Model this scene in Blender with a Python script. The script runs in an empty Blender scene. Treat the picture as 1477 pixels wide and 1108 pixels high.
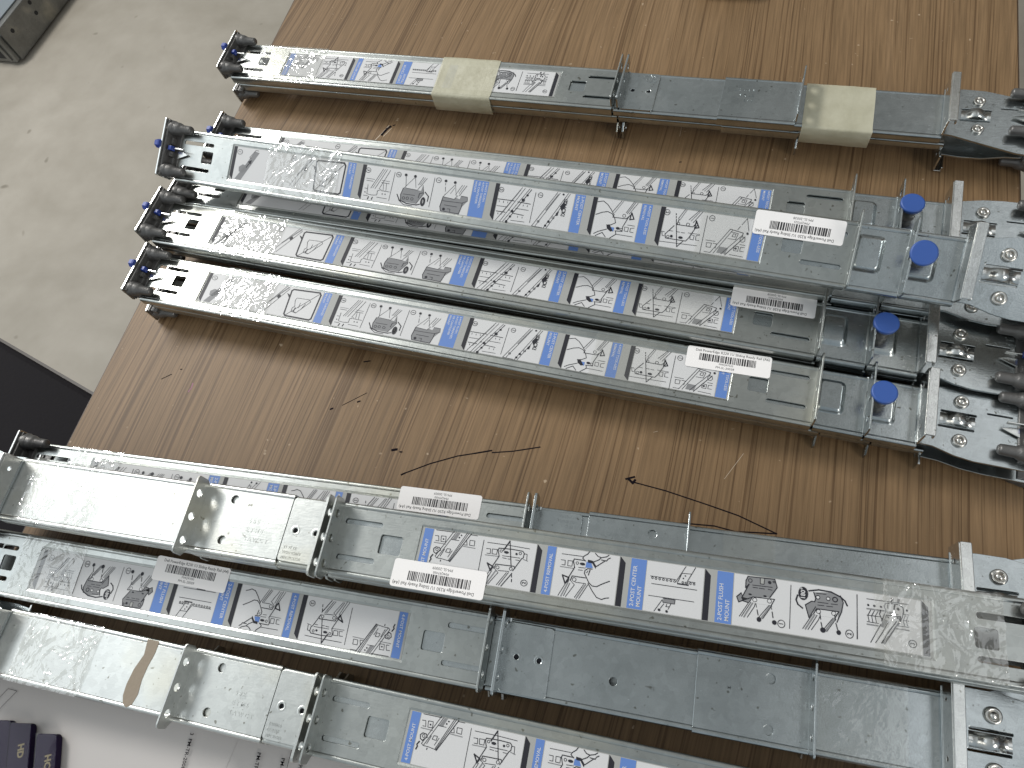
import bpy, math, random
from mathutils import Vector, Matrix, noise
from math import radians as R_, pi, sin, cos
random.seed(7)
sc = bpy.context.scene
col = sc.collection
MM = 0.001
TZ = -0.013          # table top height

# ------------------------------------------------------------------ materials
def newmat(name):
    m = bpy.data.materials.new(name); m.use_nodes = True
    nt = m.node_tree; b = nt.nodes['Principled BSDF']
    return m, nt, b
def N(nt, t, **k):
    n = nt.nodes.new(t)
    for a, v in k.items():
        if a in n.inputs.keys(): n.inputs[a].default_value = v
        else: setattr(n, a, v)
    return n
def simple(name, c, rough=.5, metal=0., spec=.5, bump=0., bscale=300.):
    m, nt, b = newmat(name)
    b.inputs['Base Color'].default_value = (*c, 1); b.inputs['Roughness'].default_value = rough
    b.inputs['Metallic'].default_value = metal; b.inputs['Specular IOR Level'].default_value = spec
    if bump:
        tc = N(nt, 'ShaderNodeTexCoord'); no = N(nt, 'ShaderNodeTexNoise'); no.inputs['Scale'].default_value = bscale
        bp = N(nt, 'ShaderNodeBump'); bp.inputs['Strength'].default_value = bump; bp.inputs['Distance'].default_value = .001
        nt.links.new(tc.outputs['Object'], no.inputs['Vector']); nt.links.new(no.outputs[0], bp.inputs['Height'])
        nt.links.new(bp.outputs[0], b.inputs['Normal'])
    return m
def galv(name, c1, c2, rlo, rhi, stain=.25):
    m, nt, b = newmat(name); L = nt.links.new
    tc = N(nt, 'ShaderNodeTexCoord'); oi = N(nt, 'ShaderNodeObjectInfo')
    add = N(nt, 'ShaderNodeVectorMath', operation='ADD'); L(tc.outputs['Object'], add.inputs[0]); L(oi.outputs['Random'], add.inputs[1])
    mp = N(nt, 'ShaderNodeMapping'); mp.inputs['Scale'].default_value = (1, 9, 9); L(add.outputs[0], mp.inputs['Vector'])
    sp = N(nt, 'ShaderNodeTexVoronoi'); sp.inputs['Scale'].default_value = 260; L(add.outputs[0], sp.inputs['Vector'])
    cl = N(nt, 'ShaderNodeTexNoise'); cl.inputs['Scale'].default_value = 22; cl.inputs['Detail'].default_value = 6; L(add.outputs[0], cl.inputs['Vector'])
    fine = N(nt, 'ShaderNodeTexNoise'); fine.inputs['Scale'].default_value = 900; fine.inputs['Detail'].default_value = 3; L(add.outputs[0], fine.inputs['Vector'])
    st = N(nt, 'ShaderNodeTexNoise'); st.inputs['Scale'].default_value = 160; st.inputs['Detail'].default_value = 5; L(mp.outputs[0], st.inputs['Vector'])
    mix = N(nt, 'ShaderNodeMix', data_type='RGBA'); mix.inputs['A'].default_value = (*c1, 1); mix.inputs['B'].default_value = (*c2, 1)
    rmp = N(nt, 'ShaderNodeValToRGB'); rmp.color_ramp.elements[0].position = .35; rmp.color_ramp.elements[1].position = .68
    L(cl.outputs[0], rmp.inputs[0]); L(rmp.outputs[0], mix.inputs['Factor'])
    # spangle tint
    m2 = N(nt, 'ShaderNodeMix', data_type='RGBA', blend_type='MULTIPLY'); m2.inputs['Factor'].default_value = .13
    bw = N(nt, 'ShaderNodeRGBToBW'); L(sp.outputs['Color'], bw.inputs[0]); L(mix.outputs['Result'], m2.inputs['A']); L(bw.outputs[0], m2.inputs['B'])
    # small dark specks
    sk = N(nt, 'ShaderNodeTexNoise'); sk.inputs['Scale'].default_value = 330; sk.inputs['Detail'].default_value = 1; L(add.outputs[0], sk.inputs['Vector'])
    sr = N(nt, 'ShaderNodeValToRGB'); sr.color_ramp.elements[0].position = .22; sr.color_ramp.elements[0].color = (.35, .33, .28, 1); sr.color_ramp.elements[1].position = .29
    L(sk.outputs[0], sr.inputs[0])
    m3 = N(nt, 'ShaderNodeMix', data_type='RGBA', blend_type='MULTIPLY'); m3.inputs['Factor'].default_value = .8
    L(m2.outputs['Result'], m3.inputs['A']); L(sr.outputs[0], m3.inputs['B'])
    # yellowish stain patches
    sn = N(nt, 'ShaderNodeTexNoise'); sn.inputs['Scale'].default_value = 11; sn.inputs['Detail'].default_value = 3; L(add.outputs[0], sn.inputs['Vector'])
    snr = N(nt, 'ShaderNodeValToRGB'); snr.color_ramp.elements[0].position = .55; snr.color_ramp.elements[0].color = (0, 0, 0, 1); snr.color_ramp.elements[1].position = .72; snr.color_ramp.elements[1].color = (stain, stain, stain, 1)
    L(sn.outputs[0], snr.inputs[0])
    m4 = N(nt, 'ShaderNodeMix', data_type='RGBA'); m4.inputs['B'].default_value = (.62, .56, .40, 1)
    L(snr.outputs[0], m4.inputs['Factor']); L(m3.outputs['Result'], m4.inputs['A'])
    L(m4.outputs['Result'], b.inputs['Base Color'])
    mr = N(nt, 'ShaderNodeMapRange'); mr.inputs['To Min'].default_value = rlo; mr.inputs['To Max'].default_value = rhi
    L(st.outputs[0], mr.inputs['Value']); L(mr.outputs[0], b.inputs['Roughness'])
    ad = N(nt, 'ShaderNodeMath', operation='ADD'); L(fine.outputs[0], ad.inputs[0]); L(st.outputs[0], ad.inputs[1])
    bp = N(nt, 'ShaderNodeBump'); bp.inputs['Strength'].default_value = .08; bp.inputs['Distance'].default_value = .0005
    L(ad.outputs[0], bp.inputs['Height'])
    lw = N(nt, 'ShaderNodeTexNoise'); lw.inputs['Scale'].default_value = 14; lw.inputs['Detail'].default_value = 1; L(add.outputs[0], lw.inputs['Vector'])
    bp2 = N(nt, 'ShaderNodeBump'); bp2.inputs['Strength'].default_value = .05; bp2.inputs['Distance'].default_value = .002
    L(lw.outputs[0], bp2.inputs['Height']); L(bp.outputs[0], bp2.inputs['Normal']); L(bp2.outputs[0], b.inputs['Normal'])
    b.inputs['Metallic'].default_value = 1
    return m
M = {}
M['steel'] = galv('galvanised_steel', (.44, .455, .44), (.54, .555, .53), .24, .36)
M['steel2'] = galv('slide_steel', (.42, .45, .455), (.54, .57, .575), .20, .30, .1)
M['steel_b'] = galv('bright_steel', (.57, .58, .56), (.66, .67, .64), .26, .38, .6)
M['bright'] = galv('bright_zinc', (.62, .62, .60), (.74, .74, .72), .16, .28, .1)
M['cast'] = simple('grey_die_cast', (.135, .130, .125), .42, .6, .5, .3, 500)
M['blue'] = simple('blue_plastic', (.030, .085, .31), .45, 0, .5, .05, 200)
M['navy'] = simple('navy_plastic', (.018, .045, .26), .4)
M['ring'] = simple('worn_rivet', (.62, .60, .56), .22, 1.)
M['lab_grey'] = simple('label_grey_ink', (.33, .33, .315), .5, 0, .4)
M['lab_white'] = simple('label_white_film', (.565, .56, .56), .48, 0, .4)
M['lab_blue'] = simple('label_blue_ink', (.105, .20, .48), .48, 0, .4)
M['lab_ink'] = simple('label_black_ink', (.018, .018, .024), .5, 0, .3)
M['lab_g'] = simple('label_mid_grey_ink', (.21, .21, .215), .5, 0, .3)
M['paper_white'] = simple('barcode_paper', (.82, .79, .775), .55, 0, .3)
M['paper_ink'] = simple('barcode_ink', (.03, .028, .03), .5)

def mask_mat():
    m, nt, b = newmat('masking_tape_paper'); L = nt.links.new
    tc = N(nt, 'ShaderNodeTexCoord'); no = N(nt, 'ShaderNodeTexNoise'); no.inputs['Scale'].default_value = 60; no.inputs['Detail'].default_value = 5
    L(tc.outputs['Object'], no.inputs['Vector'])
    r = N(nt, 'ShaderNodeValToRGB'); r.color_ramp.elements[0].color = (.50, .47, .34, 1); r.color_ramp.elements[0].position = .3
    r.color_ramp.elements[1].color = (.60, .57, .43, 1); r.color_ramp.elements[1].position = .7
    L(no.outputs[0], r.inputs[0]); L(r.outputs[0], b.inputs['Base Color']); b.inputs['Roughness'].default_value = .55
    tr = N(nt, 'ShaderNodeBsdfTransparent'); mx = N(nt, 'ShaderNodeMixShader'); mx.inputs[0].default_value = .74
    out = nt.nodes['Material Output']; L(tr.outputs[0], mx.inputs[1]); L(b.outputs[0], mx.inputs[2]); L(mx.outputs[0], out.inputs[0])
    bp = N(nt, 'ShaderNodeBump'); bp.inputs['Strength'].default_value = .5; bp.inputs['Distance'].default_value = .001
    n2 = N(nt, 'ShaderNodeTexNoise'); n2.inputs['Scale'].default_value = 220; L(tc.outputs['Object'], n2.inputs['Vector'])
    L(n2.outputs[0], bp.inputs['Height']); L(bp.outputs[0], b.inputs['Normal'])
    return m
M['mask'] = mask_mat()
def tape_mat(name, base=.05, crinkle=1.0, haze=.07):
    m, nt, b = newmat(name); L = nt.links.new; nt.nodes.remove(b)
    out = nt.nodes['Material Output']
    tc = N(nt, 'ShaderNodeTexCoord')
    vo = N(nt, 'ShaderNodeTexVoronoi', feature='DISTANCE_TO_EDGE'); vo.inputs['Scale'].default_value = 60
    nz = N(nt, 'ShaderNodeTexNoise'); nz.inputs['Scale'].default_value = 60; nz.inputs['Detail'].default_value = 2; nz.inputs['Distortion'].default_value = 1.2
    wp = N(nt, 'ShaderNodeVectorMath', operation='MULTIPLY_ADD'); wp.inputs[1].default_value = (.03, .03, .03)
    L(tc.outputs['Object'], nz.inputs['Vector']); L(nz.outputs['Color'], wp.inputs[0]); L(tc.outputs['Object'], wp.inputs[2]); L(wp.outputs[0], vo.inputs['Vector'])
    ad = N(nt, 'ShaderNodeMath', operation='MULTIPLY_ADD'); ad.inputs[1].default_value = .8
    L(nz.outputs[0], ad.inputs[0]); L(vo.outputs['Distance'], ad.inputs[2])
    bp = N(nt, 'ShaderNodeBump'); bp.inputs['Strength'].default_value = .55 * crinkle; bp.inputs['Distance'].default_value = .004
    L(ad.outputs[0], bp.inputs['Height'])
    gl = N(nt, 'ShaderNodeBsdfGlossy'); gl.inputs['Roughness'].default_value = .09; gl.inputs['Color'].default_value = (1, 1, 1, 1)
    L(bp.outputs[0], gl.inputs['Normal'])
    df = N(nt, 'ShaderNodeBsdfDiffuse'); df.inputs['Color'].default_value = (.62, .61, .57, 1)
    tr = N(nt, 'ShaderNodeBsdfTransparent'); tr.inputs['Color'].default_value = (.97, .97, .96, 1)
    fr = N(nt, 'ShaderNodeLayerWeight'); fr.inputs['Blend'].default_value = .5; L(bp.outputs[0], fr.inputs['Normal'])
    pw = N(nt, 'ShaderNodeMath', operation='POWER'); pw.inputs[1].default_value = 4; L(fr.outputs['Facing'], pw.inputs[0])
    f2 = N(nt, 'ShaderNodeMath', operation='MULTIPLY_ADD', use_clamp=True); f2.inputs[1].default_value = .5; f2.inputs[2].default_value = base; L(pw.outputs[0], f2.inputs[0])
    m1 = N(nt, 'ShaderNodeMixShader'); m1.inputs[0].default_value = haze; L(tr.outputs[0], m1.inputs[1]); L(df.outputs[0], m1.inputs[2])
    m2 = N(nt, 'ShaderNodeMixShader'); L(f2.outputs[0], m2.inputs[0]); L(m1.outputs[0], m2.inputs[1]); L(gl.outputs[0], m2.inputs[2])
    L(m2.outputs[0], out.inputs[0])
    return m
M['tape'] = tape_mat('clear_packing_tape', .12, .65, .13)
M['tape_flat'] = tape_mat('smooth_clear_tape', .05, .12, .05)

# ------------------------------------------------------------------ mesh builder
class MB:
    def __init__(s): s.v = []; s.f = []; s.mi = []; s.sm = []
    def add(s, vs, fs, mi=0, smooth=False):
        o = len(s.v); s.v += [tuple(v) for v in vs]
        for f in fs: s.f.append(tuple(i + o for i in f)); s.mi.append(mi); s.sm.append(smooth)
    def box(s, x0, x1, y0, y1, z0, z1, mi=0, bv=0.):
        if bv > 0:
            s.plate([(x0, y0), (x1, y0), (x1, y1), (x0, y1)], [], z0, z1, mi, bv); return
        vs = [(x, y, z) for z in (z0, z1) for x, y in ((x0, y0), (x1, y0), (x1, y1), (x0, y1))]
        s.add(vs, [(3, 2, 1, 0), (4, 5, 6, 7), (0, 1, 5, 4), (1, 2, 6, 5), (2, 3, 7, 6), (3, 0, 4, 7)], mi)
    def plate(s, outline, holes, z0, z1, mi=0, bv=.15, xf=None):
        cu = bpy.data.curves.new('tmp', 'CURVE'); cu.dimensions = '2D'; cu.fill_mode = 'BOTH'
        bv = min(bv, (z1 - z0) * .45)
        cu.extrude = (z1 - z0) / 2 - bv; cu.bevel_depth = bv; cu.bevel_resolution = 1 if bv < .6 else 3
        n = len(outline); a = sum(outline[i][0] * outline[(i + 1) % n][1] - outline[(i + 1) % n][0] * outline[i][1] for i in range(n))
        for pts, inset in [(outline, bv)] + [(h, 0) for h in holes]:
            sp = cu.splines.new('POLY'); sp.points.add(len(pts) - 1); sp.use_cyclic_u = True
            if inset:   # shrink by the bevel so the real outline is kept
                m = len(pts); sg = 1 if a > 0 else -1; q = []
                for i in range(m):
                    p0, p1, p2 = pts[i - 1], pts[i], pts[(i + 1) % m]
                    e1 = Vector((p1[0] - p0[0], p1[1] - p0[1])); e2 = Vector((p2[0] - p1[0], p2[1] - p1[1]))
                    e1.normalize(); e2.normalize()
                    n1 = Vector((-e1.y, e1.x)) * sg; n2 = Vector((-e2.y, e2.x)) * sg
                    b = (n1 + n2); d = max(.3, b.length / 2); b.normalize(); q.append((p1[0] + b.x * inset / d, p1[1] + b.y * inset / d))
                pts = q
            for i, p in enumerate(pts): sp.points[i].co = (p[0], p[1], 0, 1)
        ob = bpy.data.objects.new('tmp', cu); me = bpy.data.meshes.new_from_object(ob)
        zc = (z0 + z1) / 2
        vs = [(v.co.x, v.co.y, v.co.z + zc) for v in me.vertices]
        if xf: vs = [xf(*v) for v in vs]
        s.add(vs, [tuple(p.vertices) for p in me.polygons], mi)
        bpy.data.meshes.remove(me); bpy.data.objects.remove(ob); bpy.data.curves.remove(cu)
    def text(s, body, x, y, z, size, rot=0., mi=0, align='LEFT', ext=0., bold=0., sx=1.):
        cu = bpy.data.curves.new('tmp', 'FONT'); cu.body = body; cu.size = size; cu.align_x = align; cu.align_y = 'CENTER'
        cu.extrude = ext; cu.offset = bold; cu.resolution_u = 2
        ob = bpy.data.objects.new('tmp', cu); me = bpy.data.meshes.new_from_object(ob)
        c, q = cos(rot), sin(rot)
        s.add([(x + (v.co.x * sx * c - v.co.y * q), y + (v.co.x * sx * q + v.co.y * c), z + v.co.z) for v in me.vertices], [tuple(p.vertices) for p in me.polygons], mi)
        bpy.data.meshes.remove(me); bpy.data.objects.remove(ob); bpy.data.curves.remove(cu)
    def extrude_u(s, prof, u0, u1, mi=0, smooth=True, caps=True, nseg=1):
        n = len(prof)
        vs = [(u0 + (u1 - u0) * k / nseg, p[0], p[1]) for k in range(nseg + 1) for p in prof]
        fs = [(k * n + i, k * n + (i + 1) % n, (k + 1) * n + (i + 1) % n, (k + 1) * n + i) for k in range(nseg) for i in range(n)]
        s.add(vs, fs, mi, smooth)
        if caps: s.add([(u0, p[0], p[1]) for p in prof], [tuple(range(n - 1, -1, -1))], mi); s.add([(u1, p[0], p[1]) for p in prof], [tuple(range(n))], mi)
    def lathe(s, prof, o, axis='u', n=20, mi=0, smooth=True, caps=True):
        # prof: (t, r) along the axis from o
        vs = []
        for t, r in prof:
            for k in range(n):
                a = 2 * pi * k / n; p = (cos(a) * r, sin(a) * r)
                vs.append((o[0] + t, o[1] + p[0], o[2] + p[1]) if axis == 'u' else (o[0] + p[0], o[1] + p[1], o[2] + t))
        m = len(prof)
        fs = [(j * n + k, j * n + (k + 1) % n, (j + 1) * n + (k + 1) % n, (j + 1) * n + k) for j in range(m - 1) for k in range(n)]
        s.add(vs, fs, mi, smooth)
        if caps: s.add(vs[:n], [tuple(range(n))], mi); s.add(vs[-n:], [tuple(range(n))], mi)
    def line(s, pts, w, z, mi=0, k=[0]):
        for a, b in zip(pts, pts[1:]):
            d = Vector((b[0] - a[0], b[1] - a[1]))
            if d.length < 1e-6: continue
            d.normalize(); nn = Vector((-d.y, d.x)) * w / 2; e = d * w * .4
            k[0] = (k[0] + 1) % 10; zz = z + k[0] * .004
            a_ = Vector(a) - e; b_ = Vector(b) + e
            s.add([(*(a_ - nn), zz), (*(b_ - nn), zz), (*(b_ + nn), zz), (*(a_ + nn), zz)], [(0, 1, 2, 3)], mi)
    def build(s, name, mats, parent=None, mat=None):
        me = bpy.data.meshes.new(name)
        me.from_pydata([(x * MM, y * MM, z * MM) for x, y, z in s.v], [], s.f)
        for m in (mats if isinstance(mats, (list, tuple)) else [mats]): me.materials.append(m)
        me.polygons.foreach_set('material_index', s.mi); me.polygons.foreach_set('use_smooth', s.sm)
        me.update()
        o = bpy.data.objects.new(name, me); col.objects.link(o)
        if parent: o.parent = parent
        return o
def rrect(x0, y0, x1, y1, r, n=4):
    out = []
    for cx, cy, a0 in ((x1 - r, y0 + r, -90), (x1 - r, y1 - r, 0), (x0 + r, y1 - r, 90), (x0 + r, y0 + r, 180)):
        for k in range(n + 1):
            a = R_(a0 + 90 * k / n); out.append((cx + r * cos(a), cy + r * sin(a)))
    return out
def circ(x, y, r, n=16): return [(x + r * cos(2 * pi * k / n), y + r * sin(2 * pi * k / n)) for k in range(n)]
def ell(x, y, rx, ry, n=16): return [(x + rx * cos(2 * pi * k / n), y + ry * sin(2 * pi * k / n)) for k in range(n)]
def slot(x0, x1, y, w): return rrect(x0, y - w / 2, x1, y + w / 2, w / 2 * .98, 4)

# ------------------------------------------------------------------ instruction labels (traced line drawings, mm)
ARTQ = """l1 7.9 25.8 18.6 25.9;l1 28.3 25.8 31.9 25.8;l1 7.9 22.6 9.9 22.7 10.6 19.9 8.8 19.9;l1 11.4 22.9 14.2 23 14.5 19.9 11.8 19.8 11.4 22.9;l1 26.3 22.4 27.1 19.9 25.4 19.8;l1 28.2 22.8 31 22.8 31.2 20 28.4 20.1 28.2 22.8;g2 8.1 18.8 14.8 18.7;g2 25.1 19 31.9 18.8;fG 20.1 26.1 22.1 26.1 20.1 21.5 17.8 21.7;l1 18.2 26.5 10.3 11.3 11.5 10.5 14.2 10.5 18.5 9.9 19.3 9.6;l1 19.6 26.2 11.5 10.5;l1 25.9 26.7 18.4 10.2;l1 26.9 26.6 18.8 9.7;l2 28.2 26.3 19.3 9.6;l1 16.3 16.4 18.3 16.4 18 14.3 15.7 14.5 16.3 16.4;l1 14.9 16 13.2 11.7;l1 19.4 15.7 17.6 11.9;l1 17.8 21.7 22 21.7;l2 8.6 15.3 9.8 16.5 11.9 16.3 12.7 15 11 13.5 10.5 12.8 9.1 13.5 8.6 15.3;d 22.8 24.8 0.45 0.41;d 21.9 23.4 0.45 0.46;d 13 21.3 0.45 0.46;c1 10.6 15.1 0.74 0.74;l3 8.9 12 7.9 10.4 8.4 9.5 7.9 8.1;l2 14 9.7 13.9 9;l1 36 24 36.2 3.2;l1 38.3 23.1 50.3 23.2 62 22.9;l1 38.3 19.7 40.6 19.8 40.9 17.2 39 17.2;l1 41.6 19.9 44.5 20 44.5 17.3 41.9 17.3 41.6 19.9;g2 38.3 16.2 45.7 16.4;l2 45.3 20.9 52.6 21.3 58.6 21.1 59.6 20 59.4 17.6 58.6 17 54.9 9.9;l2 45.3 20.9 44.9 19.7 46.1 16.6 42.2 8.1;d 49.7 19.2 1.38 0.72;d 55.4 19.1 0.65 0.63;c1 57.4 19.7 0.68 0.69;c1 46.7 19.5 0.7 0.65;l1 47.9 17.1 57.6 17.2;l1 48.1 16 50.3 15.9;l1 51.2 15.8 52.7 15.9;l1 55.5 15.9 57.4 15.9;l1 59.5 19.8 61.2 19.8 61.5 16.6;g2 59.6 16.8 62.1 16.2;l3 50.6 25.5 47.9 20.1;l2 50.6 25.5 53.7 11.8;l2 54.5 8.2 54.9 6.5;l2 55.1 5.4 55.3 4.1;l2 44.4 9.7 45.1 12.1 55.2 12.4 55.9 11.4;c1 46.3 10.5 0.9 0.83;c1 53.7 10.8 0.81 0.83;l1 46.9 8.9 52.9 9.3;l3 40.3 12 42.7 8.3 43.8 10.5 40.3 12;l1 42.3 8.1 38.6 0.4;l1 43.5 8.2 40.1 0.1;l1 44.8 9.7 47.1 7.8 42.7 1;g3 45.7 8.7 41.8 1.1;l1 51.7 8.5 47.4 1.3;l1 52.8 8.7 48.6 1.2;l2 54.7 8.5 50 1;n2 62.1 4.5 1.84 1.65;l1 80 22.9 91 23.1;l1 80 19.7 82.2 19.7 82.4 17.2 80.7 17.2;l1 83.7 19.8 86.2 19.9 86.2 17.1 83.9 17.1 83.7 19.8;g2 80.1 16.1 87.2 16.1;l2 92.9 21.1 86.9 21.1 86.6 20 87.7 16.7 84 8.1;d 91.6 19.1 1.45 0.72;c1 88.8 19.2 0.68 0.69;l1 89.8 17 93.4 17.2;l1 89.8 15.7 92 15.8;fB 93.6 20.7 96.1 20.4 97.4 17.7 93.4 17.5;fK 94.1 21.8 96.9 21.6 99 19.1 98.8 17.6 96.7 20.2 94.4 20.2;l2 94.5 26.1 93.7 24.8 91.7 23.2 91.3 22.2 92.9 20.9;l2 97.7 25.7 99.2 24.3 101.1 23.9 103.7 24.7 104.9 25.7;l2 101.1 23.9 99.9 22.5 97.4 21.1;l2 105.8 24.4 104.7 23.7 104 22.5 101.3 22.7;l2 103.5 22.7 99.1 18.9;l2 97 17.2 94.8 17.1 93.4 16 93.3 14.4 94.6 12.4 96.2 10 98.2 8.5 100.5 8.5 102.9 10.1 105 11.3 106.9 12.3;l2 95.9 9.5 98.6 5.9 101.2 3.1 103.9 2.4 105.6 3.3 107.5 3.8;l2 96 16.6 95.5 13.8;l1 95 16 94.4 14.8;l2 86.4 9.7 87.1 12.1 94.1 12.1;c1 88.4 10.4 1 1;l1 89.2 9.1 94.6 9.2;l1 86.4 9.7 88.9 7.7 85.1 1;l3 81.9 11.8 83.8 7.8 85.3 9.2 85.4 11 81.9 11.8;l1 84.3 8.1 81.1 1;g3 85.3 8.3 82.7 1;l1 86.4 8.2 84 1.2;l1 93.7 8.7 89.8 1.3;g3 94.7 8.7 90.8 1;l1 95.9 8.8 92.1 1;l1 145 25.7 140.9 17.9 141.6 16.3;l1 149.9 25.9 146.4 18.5 146.8 16.7;l1 143.2 22 147.9 22.3;l3 141.6 16.4 146.8 16.4;l1 143.2 21.9 141.7 17.5;d 145.1 20.9 0.36 0.35;d 144.2 19.5 0.35 0.39;c1 144.1 17.4 0.46 0.45;c1 145.7 17.4 0.46 0.45;l1 127.6 18.3 140.4 18.3;l1 146.6 18.3 150.3 18.2;c1 128.6 17.5 0.46 0.45;c1 130.4 17.4 0.5 0.5;c1 132.3 17.4 0.45 0.5;c1 134.2 17.4 0.5 0.5;c1 136.1 17.3 0.5 0.45;c1 138 17.4 0.5 0.5;c1 139.9 17.3 0.5 0.45;c1 147.9 17.4 0.45 0.49;c1 149.7 17.4 0.46 0.45;l1 128.5 14.5 151.3 14.6;l1 127.5 8.3 150.3 8.5;fG 135 8 141 8 140.9 5.9 135.1 5.9;l1 135 8 141 8 140.9 5.9 135.1 5.9 134.6 7.2 131 0.9;l1 135.6 5.3 134 2.7;l1 139.1 5.8 137.9 2.8;l1 137.1 5.3 136.7 4 138.5 4.2;d 133.5 1.9 0.73 0.65;d 137.3 1.7 0.65 0.65;fG 173.1 16.7 171 14.5 172.1 12 173.8 12.9 176.6 12.4 177.8 14.3 174 14.7;fG 176 25.4 189 25.9 190.3 21.9 186.9 16.4 178.7 15.5 174.1 13.4 173.5 14.4 176.7 21.9 175.1 19.5 175.1 23.2;l2 176 25.4 189 25.9 190.3 21.9 186.9 16.4;l2 176 25.4 175.1 23.2 175.1 19.5 176.7 21.6 173.5 14.4 174.1 13.2 178.2 15.1;l2 173.1 16.7 171 14.5 172.1 12 173.8 12.9 176.6 12.4;l1 173.1 16.7 174 14.7;fL 182 25.7 184.1 25.6 183.9 22.6 182.1 22.6;l1 182 25.7 184.1 25.6 183.9 22.6 182.1 22.6 182 25.7;c1 177.2 23.5 0.92 0.9;d 186.6 23.9 0.82 0.8;c1 188.6 24.5 0.45 0.45;l1 178.4 21.4 187.9 21.7;l1 178.6 20.3 181 20.3;l1 181.7 20.3 184.2 20.3;l1 186 20.4 187.9 20.3;d 177.4 16.6 0.82 0.4;d 184.6 16.8 0.8 0.44;fW 178.7 15.5 189.2 15.9 187.8 12.8 184.1 12.6 180.1 12.6 177.3 13;l2 177.3 12.9 178.7 15.5 189.2 15.9 187.8 12.8;c1 179.8 14.2 1.02 1;c1 186.8 14.7 1.02 1;l1 177.1 12.8 172.8 5.1;l1 177.9 12.7 173.8 5.2;g3 178.9 12.6 175 5.1;l1 180.1 12.5 179.7 10.8 176.6 5.2;l1 186.8 12.7 182.1 6.1;g3 187.5 12.5 183.2 5.8;l1 188 12.5 183.9 5.6;l1 180.4 12.4 180.8 10.7;l2 181.1 9.5 181.7 7.1;l1 187.5 12.5 188.1 10.8;l2 188.3 9.6 188.8 6.9;d 182.2 5 1.11 1.2;d 189.5 4.7 1.12 1.11;n1 192.8 4.6 1.75 1.9;l1 196.8 24.2 196.7 3;d 202.7 21 2.35 3.3;l3 205.4 22.7 210 23.9 215.8 23.7 220.1 22 222.2 20.3 223.2 18.2;l3 200.1 19.8 199.4 17.4 200.3 15.3 202.5 13.8;fG 207.6 22.3 215.8 23.5 220.1 22.2 221.4 19.4 220.6 14.8 218.8 10.3 219.2 14.6 208.9 14.4 205.6 9.7 203.8 15.6 206.7 17.8 208.6 17.8;l2 220.1 22.5 221.4 19.4 220.6 14.8 218.5 9.5;l2 205.6 9.7 203.8 15.6 206.7 17.8 208.1 17.8 208.7 19.4 207.6 22.3;l1 208.6 15.4 205.6 9.7;fW 208.8 20.7 210.5 20.7 210.4 19.6 209.1 19.6;fW 213.5 20.8 215.2 20.7 215.1 19.7 213.7 19.7;c2 217.6 20.3 1.12 1.1;c1 209.6 20.2 0.9 0.9;c1 214.4 20.2 0.83 0.9;l1 209.6 17.8 214.4 17.9;l1 215.8 17.9 218.7 18;l1 209.6 16.4 212.5 16.5;l1 213.7 16.5 216.5 16.6;l1 209 22 213.4 22.2;fW 209.1 14.5 219.3 14.7 217.7 11.6 213.9 11.4 210.6 11.2 207.7 11.8;l2 207.7 11.8 209.1 14.5 219.3 14.7 217.7 11.6;c1 210 13.3 1 1;c1 217 13.5 1 1;l1 207.2 11.6 202.8 4;g3 208.2 11.5 204 4;l1 209.3 11.4 205.2 3.9;l1 210.6 11 209.9 9.1 206.8 4.1;l1 216.6 11.1 212.1 4.8;g3 217.3 11.1 213.1 4.5;l1 218 11 213.8 4.3;l2 210.6 12.7 211 9.8;l2 211.2 8.3 211.7 6;l2 217.4 12.8 217.8 10.4;l2 218 9 218.8 6.2;d 212.1 4.8 1.27 1.25;d 219.3 4.8 1.04 1.15;n2 224.2 4.9 1.81 2;l1 227.7 24.2 227.8 3.3;l1 232.2 23 250.9 23.2;d 232.8 20.1 0.49 0.56;d 235.6 20.1 0.56 0.56;d 238.6 20.1 0.51 0.49;d 250.2 20.2 0.49 0.56;g3 232.3 18.3 240 18.4;g2 248.4 18.2 251 18.2;l1 232.2 15.2 238.5 15.3;l1 248.3 15.3 251 15.3;l1 232.2 12.1 237.3 12;g3 232.3 10.9 237.1 10.9;l1 246.2 12.3 250.9 12.4;g3 244.9 10.9 250.9 10.9;l1 233.9 17.8 232.6 15.2 233.1 12.4;l1 235.6 17.8 234.3 15.2 234.8 12.3;l1 237.3 17.8 235.9 15.3 236.4 12.4;l1 249.4 17.6 248.5 15.3 248.9 12.9;l1 250.7 17.6 249.8 15.3 250.4 12.9;l2 238.8 13.5 240.7 18.5 240.1 20.9 240.6 22.2 242.3 22.4;l2 243.4 22.4 246.3 22.4;l2 247 22.3 248.5 21.3 248.7 19.4 248 16.4 245.9 12.2;l2 238.4 18.5 237.9 16.5 238.8 14.3;l1 241.7 21.7 241.6 19.8;l3 244.8 21.8 244.5 20;d 246.3 20.3 0.64 0.73;l1 241.5 18.2 244.8 18.3;l1 241.5 17.6 246.2 17.7;l2 240.5 15.1 241.1 16.6 247.3 16.8 246.5 14.2;d 241.7 15.7 0.42 0.42;d 246 16 0.42 0.42;fG 239.9 14.9 241.7 14 239.8 10.4 238.2 10.9;l1 238.4 11.9 233.7 2.6;l1 241.9 13.7 239.1 8.2 235.9 2.8;l2 245.4 14.2 242 9.1 238.6 3.1;fG 246.1 13.9 246.8 14.8 240.1 2.9 239 3.1;l2 248 16.4 239.9 2.9;d 243.7 24.5 0.64 0.72;l2 243.7 24.5 243.2 23.3;g4 246.7 24.8 246.4 23.7;n3 252.3 5 1.82 1.77;l1 227.8 24.3 227.6 3.1"""
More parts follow.
